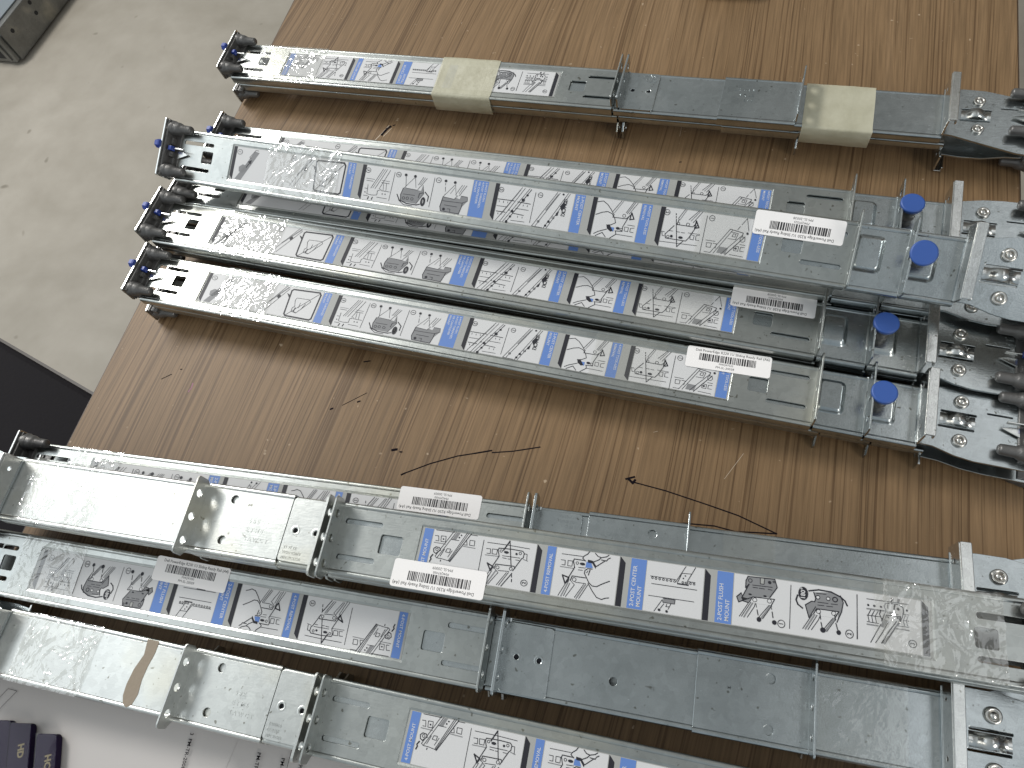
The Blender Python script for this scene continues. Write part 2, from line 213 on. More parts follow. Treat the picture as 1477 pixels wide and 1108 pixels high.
ARTP = """n1 368.9 23.1 1.71 1.84;l1 385.8 18.1 387 20.4;l1 387.8 21.7 390.2 26 392.7 18.3;d 392.2 16.6 0.73 0.78;l2 381.4 17.9 389.6 16.6 389.4 14.2;l1 381.4 17.9 372 1.3;l1 382.8 17.2 374 1.3;l1 389.1 14.9 378.8 1.6;l2 391.1 14.4 381.3 1.3;l1 382.2 16.3 386.7 15.8 385.8 11.8 381.2 11.8;l1 383.8 15.3 385.4 15.1 385.1 13.3 383.3 13.5 383.8 15.3;c1 390 12.5 1.54 1.66;l1 368.7 7.3 371.8 7.4 371.6 4.6 368.9 4.6 368.7 7.3;l1 372.7 7.5 375.1 7.4 374.6 4.6;fG 377 6.1 382.5 5.9 381.4 1.9 375.9 1.9;l1 385.8 7.7 388.6 7.7 388.6 4.8 386 4.9 385.8 7.7;d 387 6.3 0.69 0.7;l1 392.1 7.7 389.8 7.5 389.8 5 392.1 5;l1 368.2 1.5 371.9 1.4;l1 384 2 392.3 1.7;l1 367.9 8.9 373.7 8.8;l1 389 9.2 392.2 9.1;l1 365.7 24.2 365.9 -0.4;n2 340.2 22.8 1.82 1.84;l1 351.3 26.3 348 19.8;g2 352.4 26.2 349.1 19;l1 360.1 26.6 354.8 19.9;g2 361 26.5 356.3 19.4;l1 362.4 26.3 357.8 18.5;l2 348.6 19.4 348 15.9 358 15.8 360.2 18.8;c1 354.8 16.9 1 0.96;c1 348.7 16.7 0.81 0.83;l2 346.3 14.9 341.7 8.7 342.5 6.2 355.5 6.2 357 8.4 361 18.1;l3 359.6 19.9 362 15.9 359.4 15.1 359.6 19.9;d 346 7.9 0.91 0.92;d 351.9 7.9 1.46 0.83;c1 343.8 7.4 0.82 0.83;l2 346.8 19.2 350.7 1.7 354.1 6.2;l2 346 22.8 346.2 21.9;l2 346.4 21 346.6 20;l1 343.9 11.3 346.2 11.3;l1 348.5 11.3 350.8 11.3;l1 351.7 11.2 354 11.2;l1 357.7 10.7 360.1 10.6 360.1 7.6 357.9 7.8 357.7 10.7;l1 363.4 11.1 361.3 10.6 361.5 7.8 363.7 7.7;l1 339.3 10.2 341.2 10;l1 339.3 10.2 340.1 7.5 341.5 7.5;l1 356.1 11.6 363.3 11.7;l1 339.1 3.6 363.1 4.3;l2 293.6 23.2 297.3 24.2 300.6 22.3 303.1 19.8 305.9 16.5;l2 294 14.7 298 16.7 301.6 17.7 304.7 16.7 307 14.2 308.3 11.1 305.4 9.3 302.6 8.8;l2 295.2 2 297.9 3.8 303.2 6.1;l2 296.6 0.8 300.8 3.5 303.4 0.9;l2 309.5 5.6 310 3.6 306.3 0.4;fK 302.5 9.1 305 8.9 307.6 5.5 305.9 4.9 303.3 6.6;fB 305.5 7.9 308.1 7.8 308 5.2 306 5.3;l1 309.4 25.9 304.9 18.2;g2 310.6 25.8 306.2 17.6;l1 317.8 26.6 313.8 18.6;g3 318.8 26.3 314.7 18.2;l1 320.3 25.9 315.9 17.9;l2 306.2 16.5 305.7 14.5 314.7 14.7 318.1 18.7;c1 312.9 16.5 1 1.01;l3 317.5 19.1 319.8 15.2 317.1 14.5 317.5 19.1;l2 316.2 16.5 313.5 9.1 313.7 6.1 309 5.8;d 310.5 7.7 1.34 0.87;c1 312.8 7.3 0.72 0.78;l1 314.9 9.3 317.4 9.2 317.4 6.5 315 6.6 314.9 9.3;l1 321.2 9.5 318.8 8.9 318.8 6.5 321.2 6.4;l1 316.5 10.8 321.2 10.8;l1 310.4 3.7 321.1 3.6;n1 253.4 22.1 1.72 1.75;l1 265 25.5 251.6 0.5 259 0.4;l1 266.8 25.3 254 0.9;g3 265.8 24.2 259.3 12.6;l1 272.5 25.8 260 0.2;l1 273.9 25.5 262 0.3;d 269.3 24.7 0.7 0.68;c1 255.6 4.2 0.71 0.65;d 262.8 5.1 0.87 0.87;d 261.1 2.1 0.81 0.74;fK 270.4 19.5 272.6 18.4 271.8 15.3 270.1 13.7 268.6 16.3;fK 268.5 13.1 268.2 10 266.8 9.6 266.8 11.5;c1 265.4 8.1 0.77 0.78;c1 271.8 20.7 1.15 1.16;l1 249.8 23.4 249.7 2.4;n2 224.8 22 1.82 1.75;l2 223.6 15.4 235.6 15.6;l2 238.3 15.3 247.6 15;l1 223.8 10.7 231.5 10.8;l1 237.7 10.7 247 10.6;l2 224.2 7 230.7 7;l2 236.4 7.1 244.3 6.7;l1 236 2.1 245.8 2.3;l1 224.9 14.4 224.9 13.4;l1 228 14.4 228.1 13.3;l1 231.2 14.5 231.2 13.5;l1 242.7 13.9 242.7 12.9;l1 245.8 13.9 245.6 12.8;l1 225.7 6 225.7 5;l1 240.4 5.7 240.4 4.7;l1 243.7 5.6 243.7 4.6;l1 239.6 25.5 225 0.7;g3 238.5 23.4 228 5.1;l1 241.7 25.3 228.1 0.2;l2 246.4 24.9 232.3 -0;l1 245.1 25.4 230.3 0.5;d 242 17 1.21 1.16;d 244.3 20.7 0.81 0.78;d 235.6 8.4 1.06 0.98;d 234.9 4.6 0.81 0.78;d 232.9 0.9 0.95 0.88;d 233.2 9 0.51 0.49;n1 176.8 22.3 2 1.86;d 182.4 22.5 1.06 0.97;d 189.6 22.3 1.05 1.02;l1 182.5 21 182.7 19.5;l1 182.9 18.3 183.5 15.1;l1 190 21 190.5 19.6;l1 190.9 18.4 192.4 13.2;fG 183.5 13.5 182.1 7.8 181.6 4.1 182.7 1 196.8 0.8 197.9 5.5 201.2 10 201 13.4 196.1 13.5 195.5 11.2;fW 189.7 20.3 182.4 11.2 191.5 10.6 194.9 14.1 192.7 16.8;l1 189.7 20.3 182.6 11.2 191.5 10.6 193.4 13.4;l1 190.5 19.1 187.8 14.1;l1 195.5 21.2 191.7 13.7;g2 197.1 21.2 193.4 13.4;l1 198.9 21.2 194.8 13.6;l1 182.8 8.4 197.7 8.7 201.6 10.5 201 13.4 196.1 13.5;l2 182.6 11.2 182.1 7.8 181.6 4.1 182.7 1 196.8 0.8 197.9 5.5 198.1 8.7;d 184.9 2.6 1.06 1.02;l1 187.7 3.2 189.7 3.3 189.9 1.3;l1 184.8 5.6 194.6 5.5;l1 173.5 23.6 173.3 2.4;n2 144.9 22.2 2 1.84;d 150.7 22.7 1.1 1.03;d 158.2 22.6 1.11 1.03;l1 151 21.5 152.4 14.4;l1 158.5 21.4 160.4 14.7;fG 150.6 13.2 164.8 13 165.6 16.7 167.4 11.3 162.8 3.3 150.3 3.3 149.4 8.3;fW 157.8 21.5 151.4 13.5 161.9 13.1 164 16.5 160.9 17.6;l1 157.8 21.5 151.4 13.5 161.9 13.1 163.5 15.9;l2 150.6 13.2 149.4 8.3 150.3 3.3;l1 164.8 22.8 161.7 16.7;g2 166.2 22.6 162.6 16.2;l1 167.7 22.4 163.8 16;l1 165.5 17.2 167.4 11.3 162.8 3.3;l3 146.6 8 149.2 4.2 155.3 2.5 163.2 2.5 165.8 3.4;l2 148.6 4.1 153.3 1.3 160.1 1.3;d 167.8 5.5 1.89 3.3;dW 167.8 5.5 0.67 1.65;l2 163.7 7.7 164.1 10.9 166.7 11.8;l3 171.3 6.3 171.4 9.8 168.2 12.5;c1 152.2 6.1 1.01 0.92;c1 155.3 6.3 1 0.93;c1 159 6.3 1 0.92;l1 151.5 8.9 160.6 9.1;l1 141.6 23.5 141 2.5;n3 119.8 22.3 2.09 1.86;l1 131.9 24.7 124.6 9.6;g2 133.4 24.6 126.2 9.9;l1 135.1 24.6 128.1 9.6;l1 137.7 24.4 131.5 10;g2 119.7 16.3 126.2 16.3;g2 132.6 16.3 138.7 16.2;l1 120.1 14.8 125.4 14.8;l1 132.4 14.7 138.8 14.7;l1 119.7 9 122 9;l1 133.1 8.9 140.1 8.8;l1 119.7 3.7 123.2 3.7;l1 130.8 3.7 139 3.6;l1 122.1 8.8 122.3 5.1 126.5 4.7 130.5 5.2 130.4 8.3 133.2 9.8;l1 121.9 11.9 122.1 8.8;g2 134.3 14.1 134.8 9.5;g2 136.6 14.2 137.1 9.5;l3 124.2 3.1 123.6 1.3;l3 127.4 3.2 126.9 1.5;d 120.6 6.2 0.46 0.43;d 134.8 6.6 0.47 0.41;d 137.1 6.7 0.46 0.43;n1 6.4 22.2 2.36 1.94;fG 5.8 1 11.5 0.7 24.2 23.3 19.9 24.1 13.5 13.1;fD 7.8 10.7 10.9 13 14.8 12.2 15.6 9 11.9 6.3 8.4 7.2;l3 14.7 11.1 17.1 14.9;fK 14.9 15.5 18.5 17.1 18 13.7;l1 17.6 18.1 16.1 19 20.6 25 23.2 24.8;n2 55.4 23 2.1 2.46;g4 72.3 25.3 61.2 11.2;l1 70.6 26.4 55.9 2.2;l1 73.4 24.1 59.6 2.3;d 67 16.3 1.4 1.64;l4 76.8 24.1 99 24.9 100.5 23 100.3 2.6 98.7 1.4 78.6 1.5 77.1 2.9 75.6 22.9 76.8 24.1;fK 72.5 20.3 76.3 18.7 76.3 15.7;l1 82.3 17.5 93.1 17.8 94.5 16.1 86.3 5.2 81.9 5.7 81.8 8.9 83.3 10.2 81.6 15.3 82.3 17.5;l1 100 24.5 78.5 2;l3 84.2 9.2 83.8 5.7 86.1 5.2;l1 86.8 13.8 86.5 9.5;l1 91 13.8 89.2 8.8"""
LM = [M['lab_grey'], M['lab_white'], M['lab_blue'], M['lab_ink'], M['lab_g']]
def draw_art(b, art, z, trot):
    for it in art.split(';'):
        t = it.split(); op = t[0]; v = [float(q) for q in t[1:]]
        if op[0] in 'lg':
            pts = list(zip(v[::2], v[1::2])); w = {'1': .30, '2': .45, '3': .7, '4': 1.1}[op[1]]
            b.line(pts, w, z + (.14 if op[0] == 'l' else .08), 3 if op[0] == 'l' else 4)
        elif op[0] == 'f':
            pts = list(zip(v[::2], v[1::2])); mi = {'G': 4, 'L': 0, 'D': 4, 'W': 1, 'B': 2, 'K': 3}[op[1]]
            zz = z + {'G': .05, 'D': .05, 'L': .07, 'W': .11, 'B': .12, 'K': .135}[op[1]]
            from mathutils.geometry import tessellate_polygon
            tr = tessellate_polygon([[Vector((p[0], p[1], 0)) for p in pts]])
            b.add([(p[0], p[1], zz) for p in pts], tr, mi)
        elif op[0] == 'd':
            b.add([(x, y, z + .19) for x, y in ell(v[0], v[1], v[2], v[3], 14)], [tuple(range(14))], 1 if op == 'dW' else 3)
        elif op[0] == 'c':
            e = ell(v[0], v[1], v[2], v[3], 14); b.line(e + e[:1], .28 if op[1] == '1' else .45, z + .14, 3)
        elif op[0] == 'n':
            e = ell(v[0], v[1], v[2] * .95, v[3] * .95, 18); b.line(e + e[:1], .32, z + .14, 3)
            b.text(op[1], v[0], v[1], z + .2, 2.6, trot, 3, 'CENTER', 0, .05)
def label_base(b, z, x1, whites, blues, bars, flip):
    H = 26.5
    b.box(.1, x1, .1, H - .1, z - .06, z, 0)
    for a, c in whites: b.add([(a, .5, z + .02), (c, .5, z + .02), (c, H - .5, z + .02), (a, H - .5, z + .02)], [(0, 1, 2, 3)], 1)
    for a, c in blues: b.add([(a, .4, z + .03), (c, .4, z + .03), (c, H - .4, z + .03), (a, H - .4, z + .03)], [(0, 1, 2, 3)], 2)
    for a in bars:
        w = 3.
        p = [(a, .4), (a + w, .4), (a + w, H - 3.4), (a, H - .3)] if flip else [(a, 3.4), (a + w, .3), (a + w, H - .4), (a, H - .4)]
        b.add([(x, y, z + .045) for x, y in p], [(0, 1, 2, 3)], 3)
ZL = -.40
def label_P():
    b = MB()
    label_base(b, ZL, 402.6, [(3.2, 102), (118.2, 203.2), (223.4, 277.3), (293.6, 322.9), (339.2, 394.5)],
               [(102.7, 109.2), (203.6, 214.8), (277.8, 284.8), (323.3, 330.2), (395, 402)], [.5, 114.9, 220, 290.2, 335.8], False)
    draw_art(b, ARTP, ZL, -pi / 2)
    z = ZL + .06; r = -pi / 2
    for u, tx, s_ in [(107.4, '4-POST THREADED', 2.15), (104.6, 'MOUNT', 2.15), (213.2, '2-POST FLUSH,', 2.1), (210.6, '4-POST THREADED,', 2.1), (207.9, 'OR CANTILEVER', 2.1), (205.3, 'MOUNT', 2.1),
                      (283, '2-POST CENTER', 2.7), (279.8, 'MOUNT', 2.7), (328.5, '4-POST TOOL-LESS', 2.25), (325.3, 'REMOVAL', 2.25), (400.4, '4-POST TOOL-LESS', 2.3), (397.2, 'MOUNT', 2.3)]:
        b.text(tx, u, 25.3, z, s_, r, 1, 'LEFT', 0, .02)
    b.text('CLICK!', 271.5, 21, ZL + .2, 3.6, r, 3, 'LEFT', 0, .12)
    return b
def label_Q():
    b = MB()
    label_base(b, ZL, 261.3, [(6.8, 65.8), (77, 110.7), (125.3, 154.4), (169.4, 256.4)],
               [(1.2, 6.4), (71.9, 76.6), (117, 125), (161, 169)], [66.1, 111.1, 154.8, 256.8], True)
    draw_art(b, ARTQ, ZL, pi / 2)
    z = ZL + .06; r = pi / 2
    for u, tx, s_ in [(3.9, '4-POST MOUNT', 2.6), (74.3, '4-POST REMOVAL', 2.6), (119.4, '2-POST CENTER', 2.9), (122.7, 'MOUNT', 2.9), (163.4, '2-POST FLUSH', 2.9), (166.8, 'MOUNT', 2.9)]:
        b.text(tx, u, 1.6, z, s_, r, 1, 'LEFT', 0, .02)
    v = [q for q in ARTQ.split(';') if q.startswith('d ')]
    big = max(v, key=lambda q: float(q.split()[4])).split()
    b.text('180°', float(big[1]), float(big[2]), ZL + .22, 3.0, r, 1, 'CENTER', 0, .06)
    return b
def barcode_mesh(code, name, num, seed):
    b = MB(); rnd = random.Random(seed)
    b.plate(rrect(-26.7, -7.6, 26.7, 7.6, 1.6), [], 0, .1, 0, .03)
    b.text(name, -21.5, 5.3, .13, 2.55, 0, 1, 'LEFT', 0, .015, .93)
    x = -18.5
    while x < 17:
        w = rnd.choice([.3, .5, .5, .75, 1.1]);
        b.add([(x, -.2 - 1.6, .12), (x + w, -1.8, .12), (x + w, 3.3, .12), (x, 3.3, .12)], [(0, 1, 2, 3)], 1); x += w + rnd.choice([.25, .3, .4, .55])
    b.text(num, -1, -3.0, .15, 1.9, 0, 1, 'CENTER', 0, 0)
    b.text(code, -1.5, -5.4, .13, 2.2, 0, 1, 'CENTER', 0, 0)
    return b
def crinkle_sheet(u0, u1, v0, v1, h, amp, seed, step=1.1, wrap=True, curl=0):
    b = MB(); rnd = random.Random(seed); nu = max(2, int((u1 - u0) / step)); nv = int((v1 - v0) / step)
    cr = []
    for _ in range(int((u1 - u0) * .42 * min(1, amp * 2))):
        cx, cy = rnd.uniform(u0, u1), rnd.uniform(v0, v1); a = rnd.gauss(1.1, .6); cr.append((cx, cy, cos(a), sin(a), rnd.uniform(4, 16), rnd.uniform(.5, 1.2), rnd.uniform(.15, 1) ** 2 * amp))
    vs = []
    for i in range(nu + 1):
        for j in range(nv + 1):
            u = u0 + (u1 - u0) * i / nu; v = v0 + (v1 - v0) * j / nv
            z = amp * .25 * (noise.noise(Vector((u * .13, v * .13, seed))) + .5)
            for cx, cy, dx, dy, ln, w, am in cr:
                t = (u - cx) * dx + (v - cy) * dy; s_ = abs(-(u - cx) * dy + (v - cy) * dx)
                if abs(t) < ln and s_ < w * 2: z = max(z, am * (1 - s_ / (w * 2)) * (1 - abs(t) / ln))
            uu = u + (noise.noise(Vector((v * .2, seed, 3))) * .8 if i in (0, nu) else 0)
            if wrap:
                for e, sg in ((-7.6, -1), (33.6, 1)):
                    o = (v - e) * sg
                    if o > 0: z -= o * 3.2; v = e + sg * min(o, .5) * .5
            vs.append((uu, v, h + z))
    b.add(vs, [(i * (nv + 1) + j, (i + 1) * (nv + 1) + j, (i + 1) * (nv + 1) + j + 1, i * (nv + 1) + j + 1) for i in range(nu) for j in range(nv)], 0, False)
    return b

# ------------------------------------------------------------------ rail parts
def side_profile(lo, sg, top=0., depth=8.3, t=1.):
    # channel side that starts at v = lo+2.6*sg... rolls round and returns inwards
    e = lo; pts = [(e + 3. * sg, top)]
    for k in range(0, 5): a = R_(90 * k / 4); pts.append((e + (1.5 - 1.5 * sin(a)) * sg, top - 1.5 + 1.5 * cos(a)))
    pts += [(e, top - depth + 2.2)]
    for k in range(1, 5): a = R_(90 * k / 4); pts.append((e + (1.3 - 1.3 * cos(a)) * sg, top - depth + 1.3 - 1.3 * sin(a)))
    pts += [(e + 4.5 * sg, top - depth), (e + 4.5 * sg, top - depth + t), (e + 1.5 * sg, top - depth + t)]
    pts += [(e + t * sg, top - depth + 2.2), (e + t * sg, top - 1.6), (e + 1.6 * sg, top - t), (e + 3. * sg, top - t)]
    if sg < 0: pts = pts[::-1]
    return pts
def channel(b, u0, u1, v0, v1, top, depth, holes=(), ends=None, mi=0):
    vv0, vv1 = v0 + 3., v1 - 3.
    b.plate([(u0, vv0), (u1, vv0), (u1, vv1), (u0, vv1)], list(holes), top - 1., top, mi, .1)
    b.extrude_u(side_profile(v0, 1, top, depth), u0, u1, mi); b.extrude_u(side_profile(v1, -1, top, depth), u0, u1, mi)
def flange(b, u, v0, v1, h0, h1, t=1.1, holes=True, mi=0, sgn=1):
    # sheet folded upright at u: outline in (v,h)
    r = 2.2
    out = [(v0 + 3, h0), (v1 - 5, h0), (v1 - 2, h0 + 3), (v1, h0 + 5)] + [(v1, h1 - r), (v1 - r * .3, h1 - r * .3), (v1 - r, h1)] + [(v0 + r, h1), (v0 + r * .3, h1 - r * .3), (v0, h1 - r)] + [(v0, h0 + 4)]
    hs = [ell(c, (h1 - 1.5) / 2 + 1.5, 2.5, 3.0, 16) for c in (1.2, 15.4, 29.6)] if holes else []
    b.plate(out, hs, -t / 2, t / 2, mi, .2, xf=lambda x, y, z: (u + z, x, y))
    # rounded foot of the fold
    pr = [(u - sgn * (2.0 - 2.0 * sin(R_(a))), h0 + 2.0 - 2.0 * cos(R_(a))) for a in (0, 22, 45, 67, 90)]
    vs = [(p[0], v, p[1] + .02) for v in (v0 + 3, v1 - 5) for p in pr]
    b.add(vs, [(k, k + 1, k + 6, k + 5) for k in range(4)], mi, True)
def post(b, tip, base, v, h, mi=0):
    s = 1 if base > tip else -1; L = abs(base - tip)
    pr = [(0, .4), (.05, 2.3), (.9, 3.05), (1.6, 3.3), (L * .62, 3.5), (L * .70, 4.3), (L * .8, 4.9), (L, 5.2)]
    b.lathe([(t * s, r) for t, r in pr], (tip, v, h), 'u', 20, mi)
def end_bracket(parent, ub, s, nm='end_bracket'):
    """cast bracket with two guide posts; ub = u of the outer plate, s = +1 when the posts point to +u"""
    b = MB(); X = lambda d: ub + s * d
    def bx(d0, d1, v0, v1, h0, h1, bv=.5): x0, x1 = sorted((X(d0), X(d1))); b.box(x0, x1, v0, v1, h0, h1, 0, bv)
    bx(1.5, 3.6, -6.5, 37, -3.4, 10.5, .5)
    bx(3.0, 9.5, -5.8, 36, -2.6, 1.4, .6)
    for v in (-1.6, 31.8):
        b.lathe([(s * 1.5, 6.0), (s * 4.5, 6.0), (s * 6.5, 5.2), (s * 7.2, 4.9)], (ub, v, 5.0), 'u', 18)
        bx(3.2, 8.2, v - 4.4, v + 4.4, 0.5, 7.5, .8)
    bx(3, 6.5, 9.5, 13.2, .6, 7, .5); bx(3, 5.5, 19, 24.5, .6, 6, .5); bx(3, 7.6, 3.6, 9.2, .6, 4.2, .5)
    eb = b.build(nm, M['cast'], parent)
    p = MB(); out = rrect(-7.6, -4, 38, 12.2, 1.2, 3)
    p.plate(out, [rrect(11.6, 3.5, 19.4, 12.0, .8, 2)] if False else [], -.7, .7, 0, .2, xf=lambda x, y, z: (ub + s * .8 + z, x, y))
    p.build('end_plate', M['bright'], eb)
    for v in (-1.6, 31.8):
        q = MB(); post(q, X(21.5), X(6.8), v, 5.0); q.build('guide_post', M['cast'], eb)
    k = MB(); k.lathe([(-s * 4.6, 2.2), (-s * 3.8, 3.4), (-s * .8, 3.7), (s * .4, 3.4)], (ub, 17, 11.2), 'u', 6, 0, False)
    x0, x1 = sorted((X(4.2), X(7.6))); k.box(x0, x1, 14, 17.5, 4, 8.6, 0, .5)
    k.build('release_tab', M['navy'], eb)
    t = MB(); x0, x1 = sorted((X(7.4), X(17))); t.box(x0, x1, 15.4, 16.4, 3.6, 6.2, 0, .25)
    t.plate([(X(9), 9), (X(14), 11), (X(19), 13.2), (X(14.5), 14.6), (X(9), 15)][::s], [], 1.2, 2.0, 0, .15)
    t.build('latch_pin', M['bright'], eb)
    return eb
def screw(parent, u, v, h):
    b = MB(); b.lathe([(0, 4.0), (1.2, 4.1), (1.9, 3.6), (1.9, 2.5), (1.1, 2.3)], (u, v, h), 'z', 24)
    b.lathe([(.2, 2.2), (1.6, 2.1), (2.2, 1.5), (2.5, .4)], (u, v, h), 'z', 16)
    return b.build('rivet', M['ring'], parent)
def plate_assembly(parent, b0, kind, text):
    """cross bar, mounting plate with rivets and spring clip, far end bracket"""
    c = MB()
    c.plate(rrect(-5.5, -2, 39, 13.4, 1., 2), [circ(3, 6, 1.6, 12), circ(30, 6, 1.6, 12)], -.6, .6, 0, .15, xf=lambda x, y, z: (b0 + z, x, y))
    c.plate(rrect(b0 - .2, -5, b0 + 5.4, 39, .7, 2), [], 13.2, 14.4, 0, .45)
    c.plate(rrect(-5, 9.6, 39, 13.2, .5, 2), [], -.5, .5, 0, .2, xf=lambda x, y, z: (b0 + 4.8 + z, x, y))
    c.build('cross_bar', M['bright'], parent)
    m = MB()
    if kind == 'P': out = [(b0 - 1, -4.8), (b0 + 8, -5.2), (b0 + 20, -8.8), (b0 + 30, -10.2), (b0 + 60, -10.2), (b0 + 60, 37.5), (b0 + 34, 37.5), (b0 + 22, 36.6), (b0 + 10, 34.2), (b0 - 1, 33.6)]
    else: out = [(b0 - 1, -4.8), (b0 + 6, -5.5), (b0 + 20, -9.5), (b0 + 46, -16.5), (b0 + 60, -18), (b0 + 60, 33), (b0 + 42, 33.5), (b0 + 26, 36.8), (b0 + 12, 37.2), (b0 - 1, 36)]
    m.plate(out, [slot(b0 + 11, b0 + 31, 18.6, 1.8), slot(b0 + 10, b0 + 30, 8.8, 1.8), slot(b0 + 36, b0 + 50, 21.5, 1.4)], -1.6, 0, 0, .25)
    m.text(text[0], b0 + 56, 28.5, .02, 2.6, pi, 0, 'LEFT', .16, .03); m.text(text[1], b0 + 56, 24.4, .02, 2.6, pi, 0, 'LEFT', .16, .03)
    mp = m.build('mounting_plate', M['steel2'], parent)
    for v in (26., .8): screw(mp, b0 + 22, v, -.1)
    s = MB(); prs = [(b0 + 11 + 19 * t / 14, 0.15 + 3.4 * (max(0, sin(pi * (t / 14 - .18) / .64)) if .18 < t / 14 < .82 else 0)) for t in range(15)]
    vs = [(u, v, h + dz) for dz in (0, -.8) for u, h in prs for v in (9.9, 17.5)]
    n = 30
    s.add(vs, [(2 * k, 2 * k + 2, 2 * k + 3, 2 * k + 1) for k in range(14)] + [(n + 2 * k + 1, n + 2 * k + 3, n + 2 * k + 2, n + 2 * k) for k in range(14)]
          + [(2 * k, n + 2 * k, n + 2 * k + 2, 2 * k + 2) for k in range(14)] + [(2 * k + 1, 2 * k + 3, n + 2 * k + 3, n + 2 * k + 1) for k in range(14)], 0, True)
    s.build('spring_clip', M['bright'], mp)
    end_bracket(parent, b0 + 62, -1)

FACE0 = -50.
def front_holes(): return [slot(-47, -18.3, 23.6, 3.2), slot(-47, -19, 3.4, 3.2), rrect(-28.2, 8.8, -17.8, 18.6, 1.4)]
def outer_channel(parent, L, rec, sq, slots_, h_flange=13.5, mat='steel'):
    """outer channel: face with punched holes, sunk label recess, rolled sides, upright end flange"""
    b = MB(); v0, v1 = -7.8, 33.8
    r0, r1 = rec
    holes = front_holes() + [rrect(r0 - 1.0, -1.2, r1 + .6, 27.7, .6, 2)] + [rrect(*sq, 1.4)] + [slot(a, c, v, 3.2) for a, c, v in slots_]
    channel(b, FACE0, L, v0, v1, 0, 8.3, holes)
    # recess pan with sloped walls
    o = [(r0 - 1.05, -1.25), (r1 + .65, -1.25), (r1 + .65, 27.75), (r0 - 1.05, 27.75)]; i = [(r0, 0), (r1, 0), (r1, 26.5), (r0, 26.5)]
    vs = [(x, y, -.05) for x, y in o] + [(x, y, -.5) for x, y in i]
    b.add(vs, [(0, 1, 5, 4), (1, 2, 6, 5), (2, 3, 7, 6), (3, 0, 4, 7), (4, 5, 6, 7)])
    flange(b, L + .3, -8.2, 38, -.6, h_flange, 1.1, True)
    return b.build('outer_channel', M[mat], parent)
def slide_member(parent, u1, mat='steel2', top=-1.75):
    b = MB(); channel(b, -12, u1, -5.2, 31.2, top, 6.0)
    return b.build('slide_member', M[mat], parent)
def emboss(b, u0, u1, v0, v1, h, top, mi=0, r=3.):
    """raised square pillow"""
    rings = [(0, 0, r + .6), (1.0, h * .35, r), (1.9, h * .85, r - .7), (2.9, h, r - 1.4)]
    vs = []; n = None
    for ins, hh, rr in rings:
        q = rrect(u0 + ins, v0 + ins, u1 - ins, v1 - ins, max(.6, rr), 4); n = len(q); vs += [(x, y, top + hh) for x, y in q]
    fs = [(j * n + k, j * n + (k + 1) % n, (j + 1) * n + (k + 1) % n, (j + 1) * n + k) for j in range(3) for k in range(n)]
    b.add(vs, fs, mi, True); b.add(vs[-n:], [tuple(range(n))], mi, True)

def bare_root(name):
    o = bpy.data.objects.new(name, None); col.objects.link(o); o.empty_display_size = .02; return o
def make_P():
    t = bare_root('server_rail')
    outer_channel(t, 454, (0, 402.8), (413.6, 8.8, 425.8, 19.0), [(425.6, 450, 24.7), (425.6, 450, 4.4)])
    label_P().build('instruction_label', LM, t)
    slide_member(t, 458)
    for nm, u0, u1, em, holes in (('middle_channel', 455.6, 484.2, (457.5, 471.8, 4, 26.8), True),):
        b = MB(); channel(b, u0, u1, -7.6, 33.4, -1.5, 7., []); emboss(b, em[0] - 3, em[1], em[2], em[3], 2.6, -1.5)
        flange(b, u1 + .4, -8., 38, -2, 13.5, 1.1, True); b.build(nm, M['steel2'], t)
    b = MB(); channel(b, 485.4, 514, -7.4, 33.2, -1.7, 6.6, []); emboss(b, 483, 501, 3.5, 25, 2.6, -1.7)
    b.build('inner_channel', M['steel2'], t)
    p = MB(); p.lathe([(-.5, 5.0), (1.2, 5.0), (1.6, 4.4), (6.5, 4.2), (7, 5.2), (8.2, 5.2), (8.4, 4.0), (12, 4.0)], (490.3, 17.2, .8), 'z', 24)
    pl = p.build('plunger', M['cast'], t)
    c = MB(); c.lathe([(0, 6.2), (.2, 7.2), (2.6, 7.5), (3.2, 7.3), (3.45, 6.6)], (490.3, 17.2, 11.4), 'z', 32); c.build('plunger_cap', M['blue'], pl)
    end_bracket(t, -58.6, 1)
    plate_assembly(t, 514, 'P', ('NP 27 JL', 'KINGSLIDE N'))
    return t
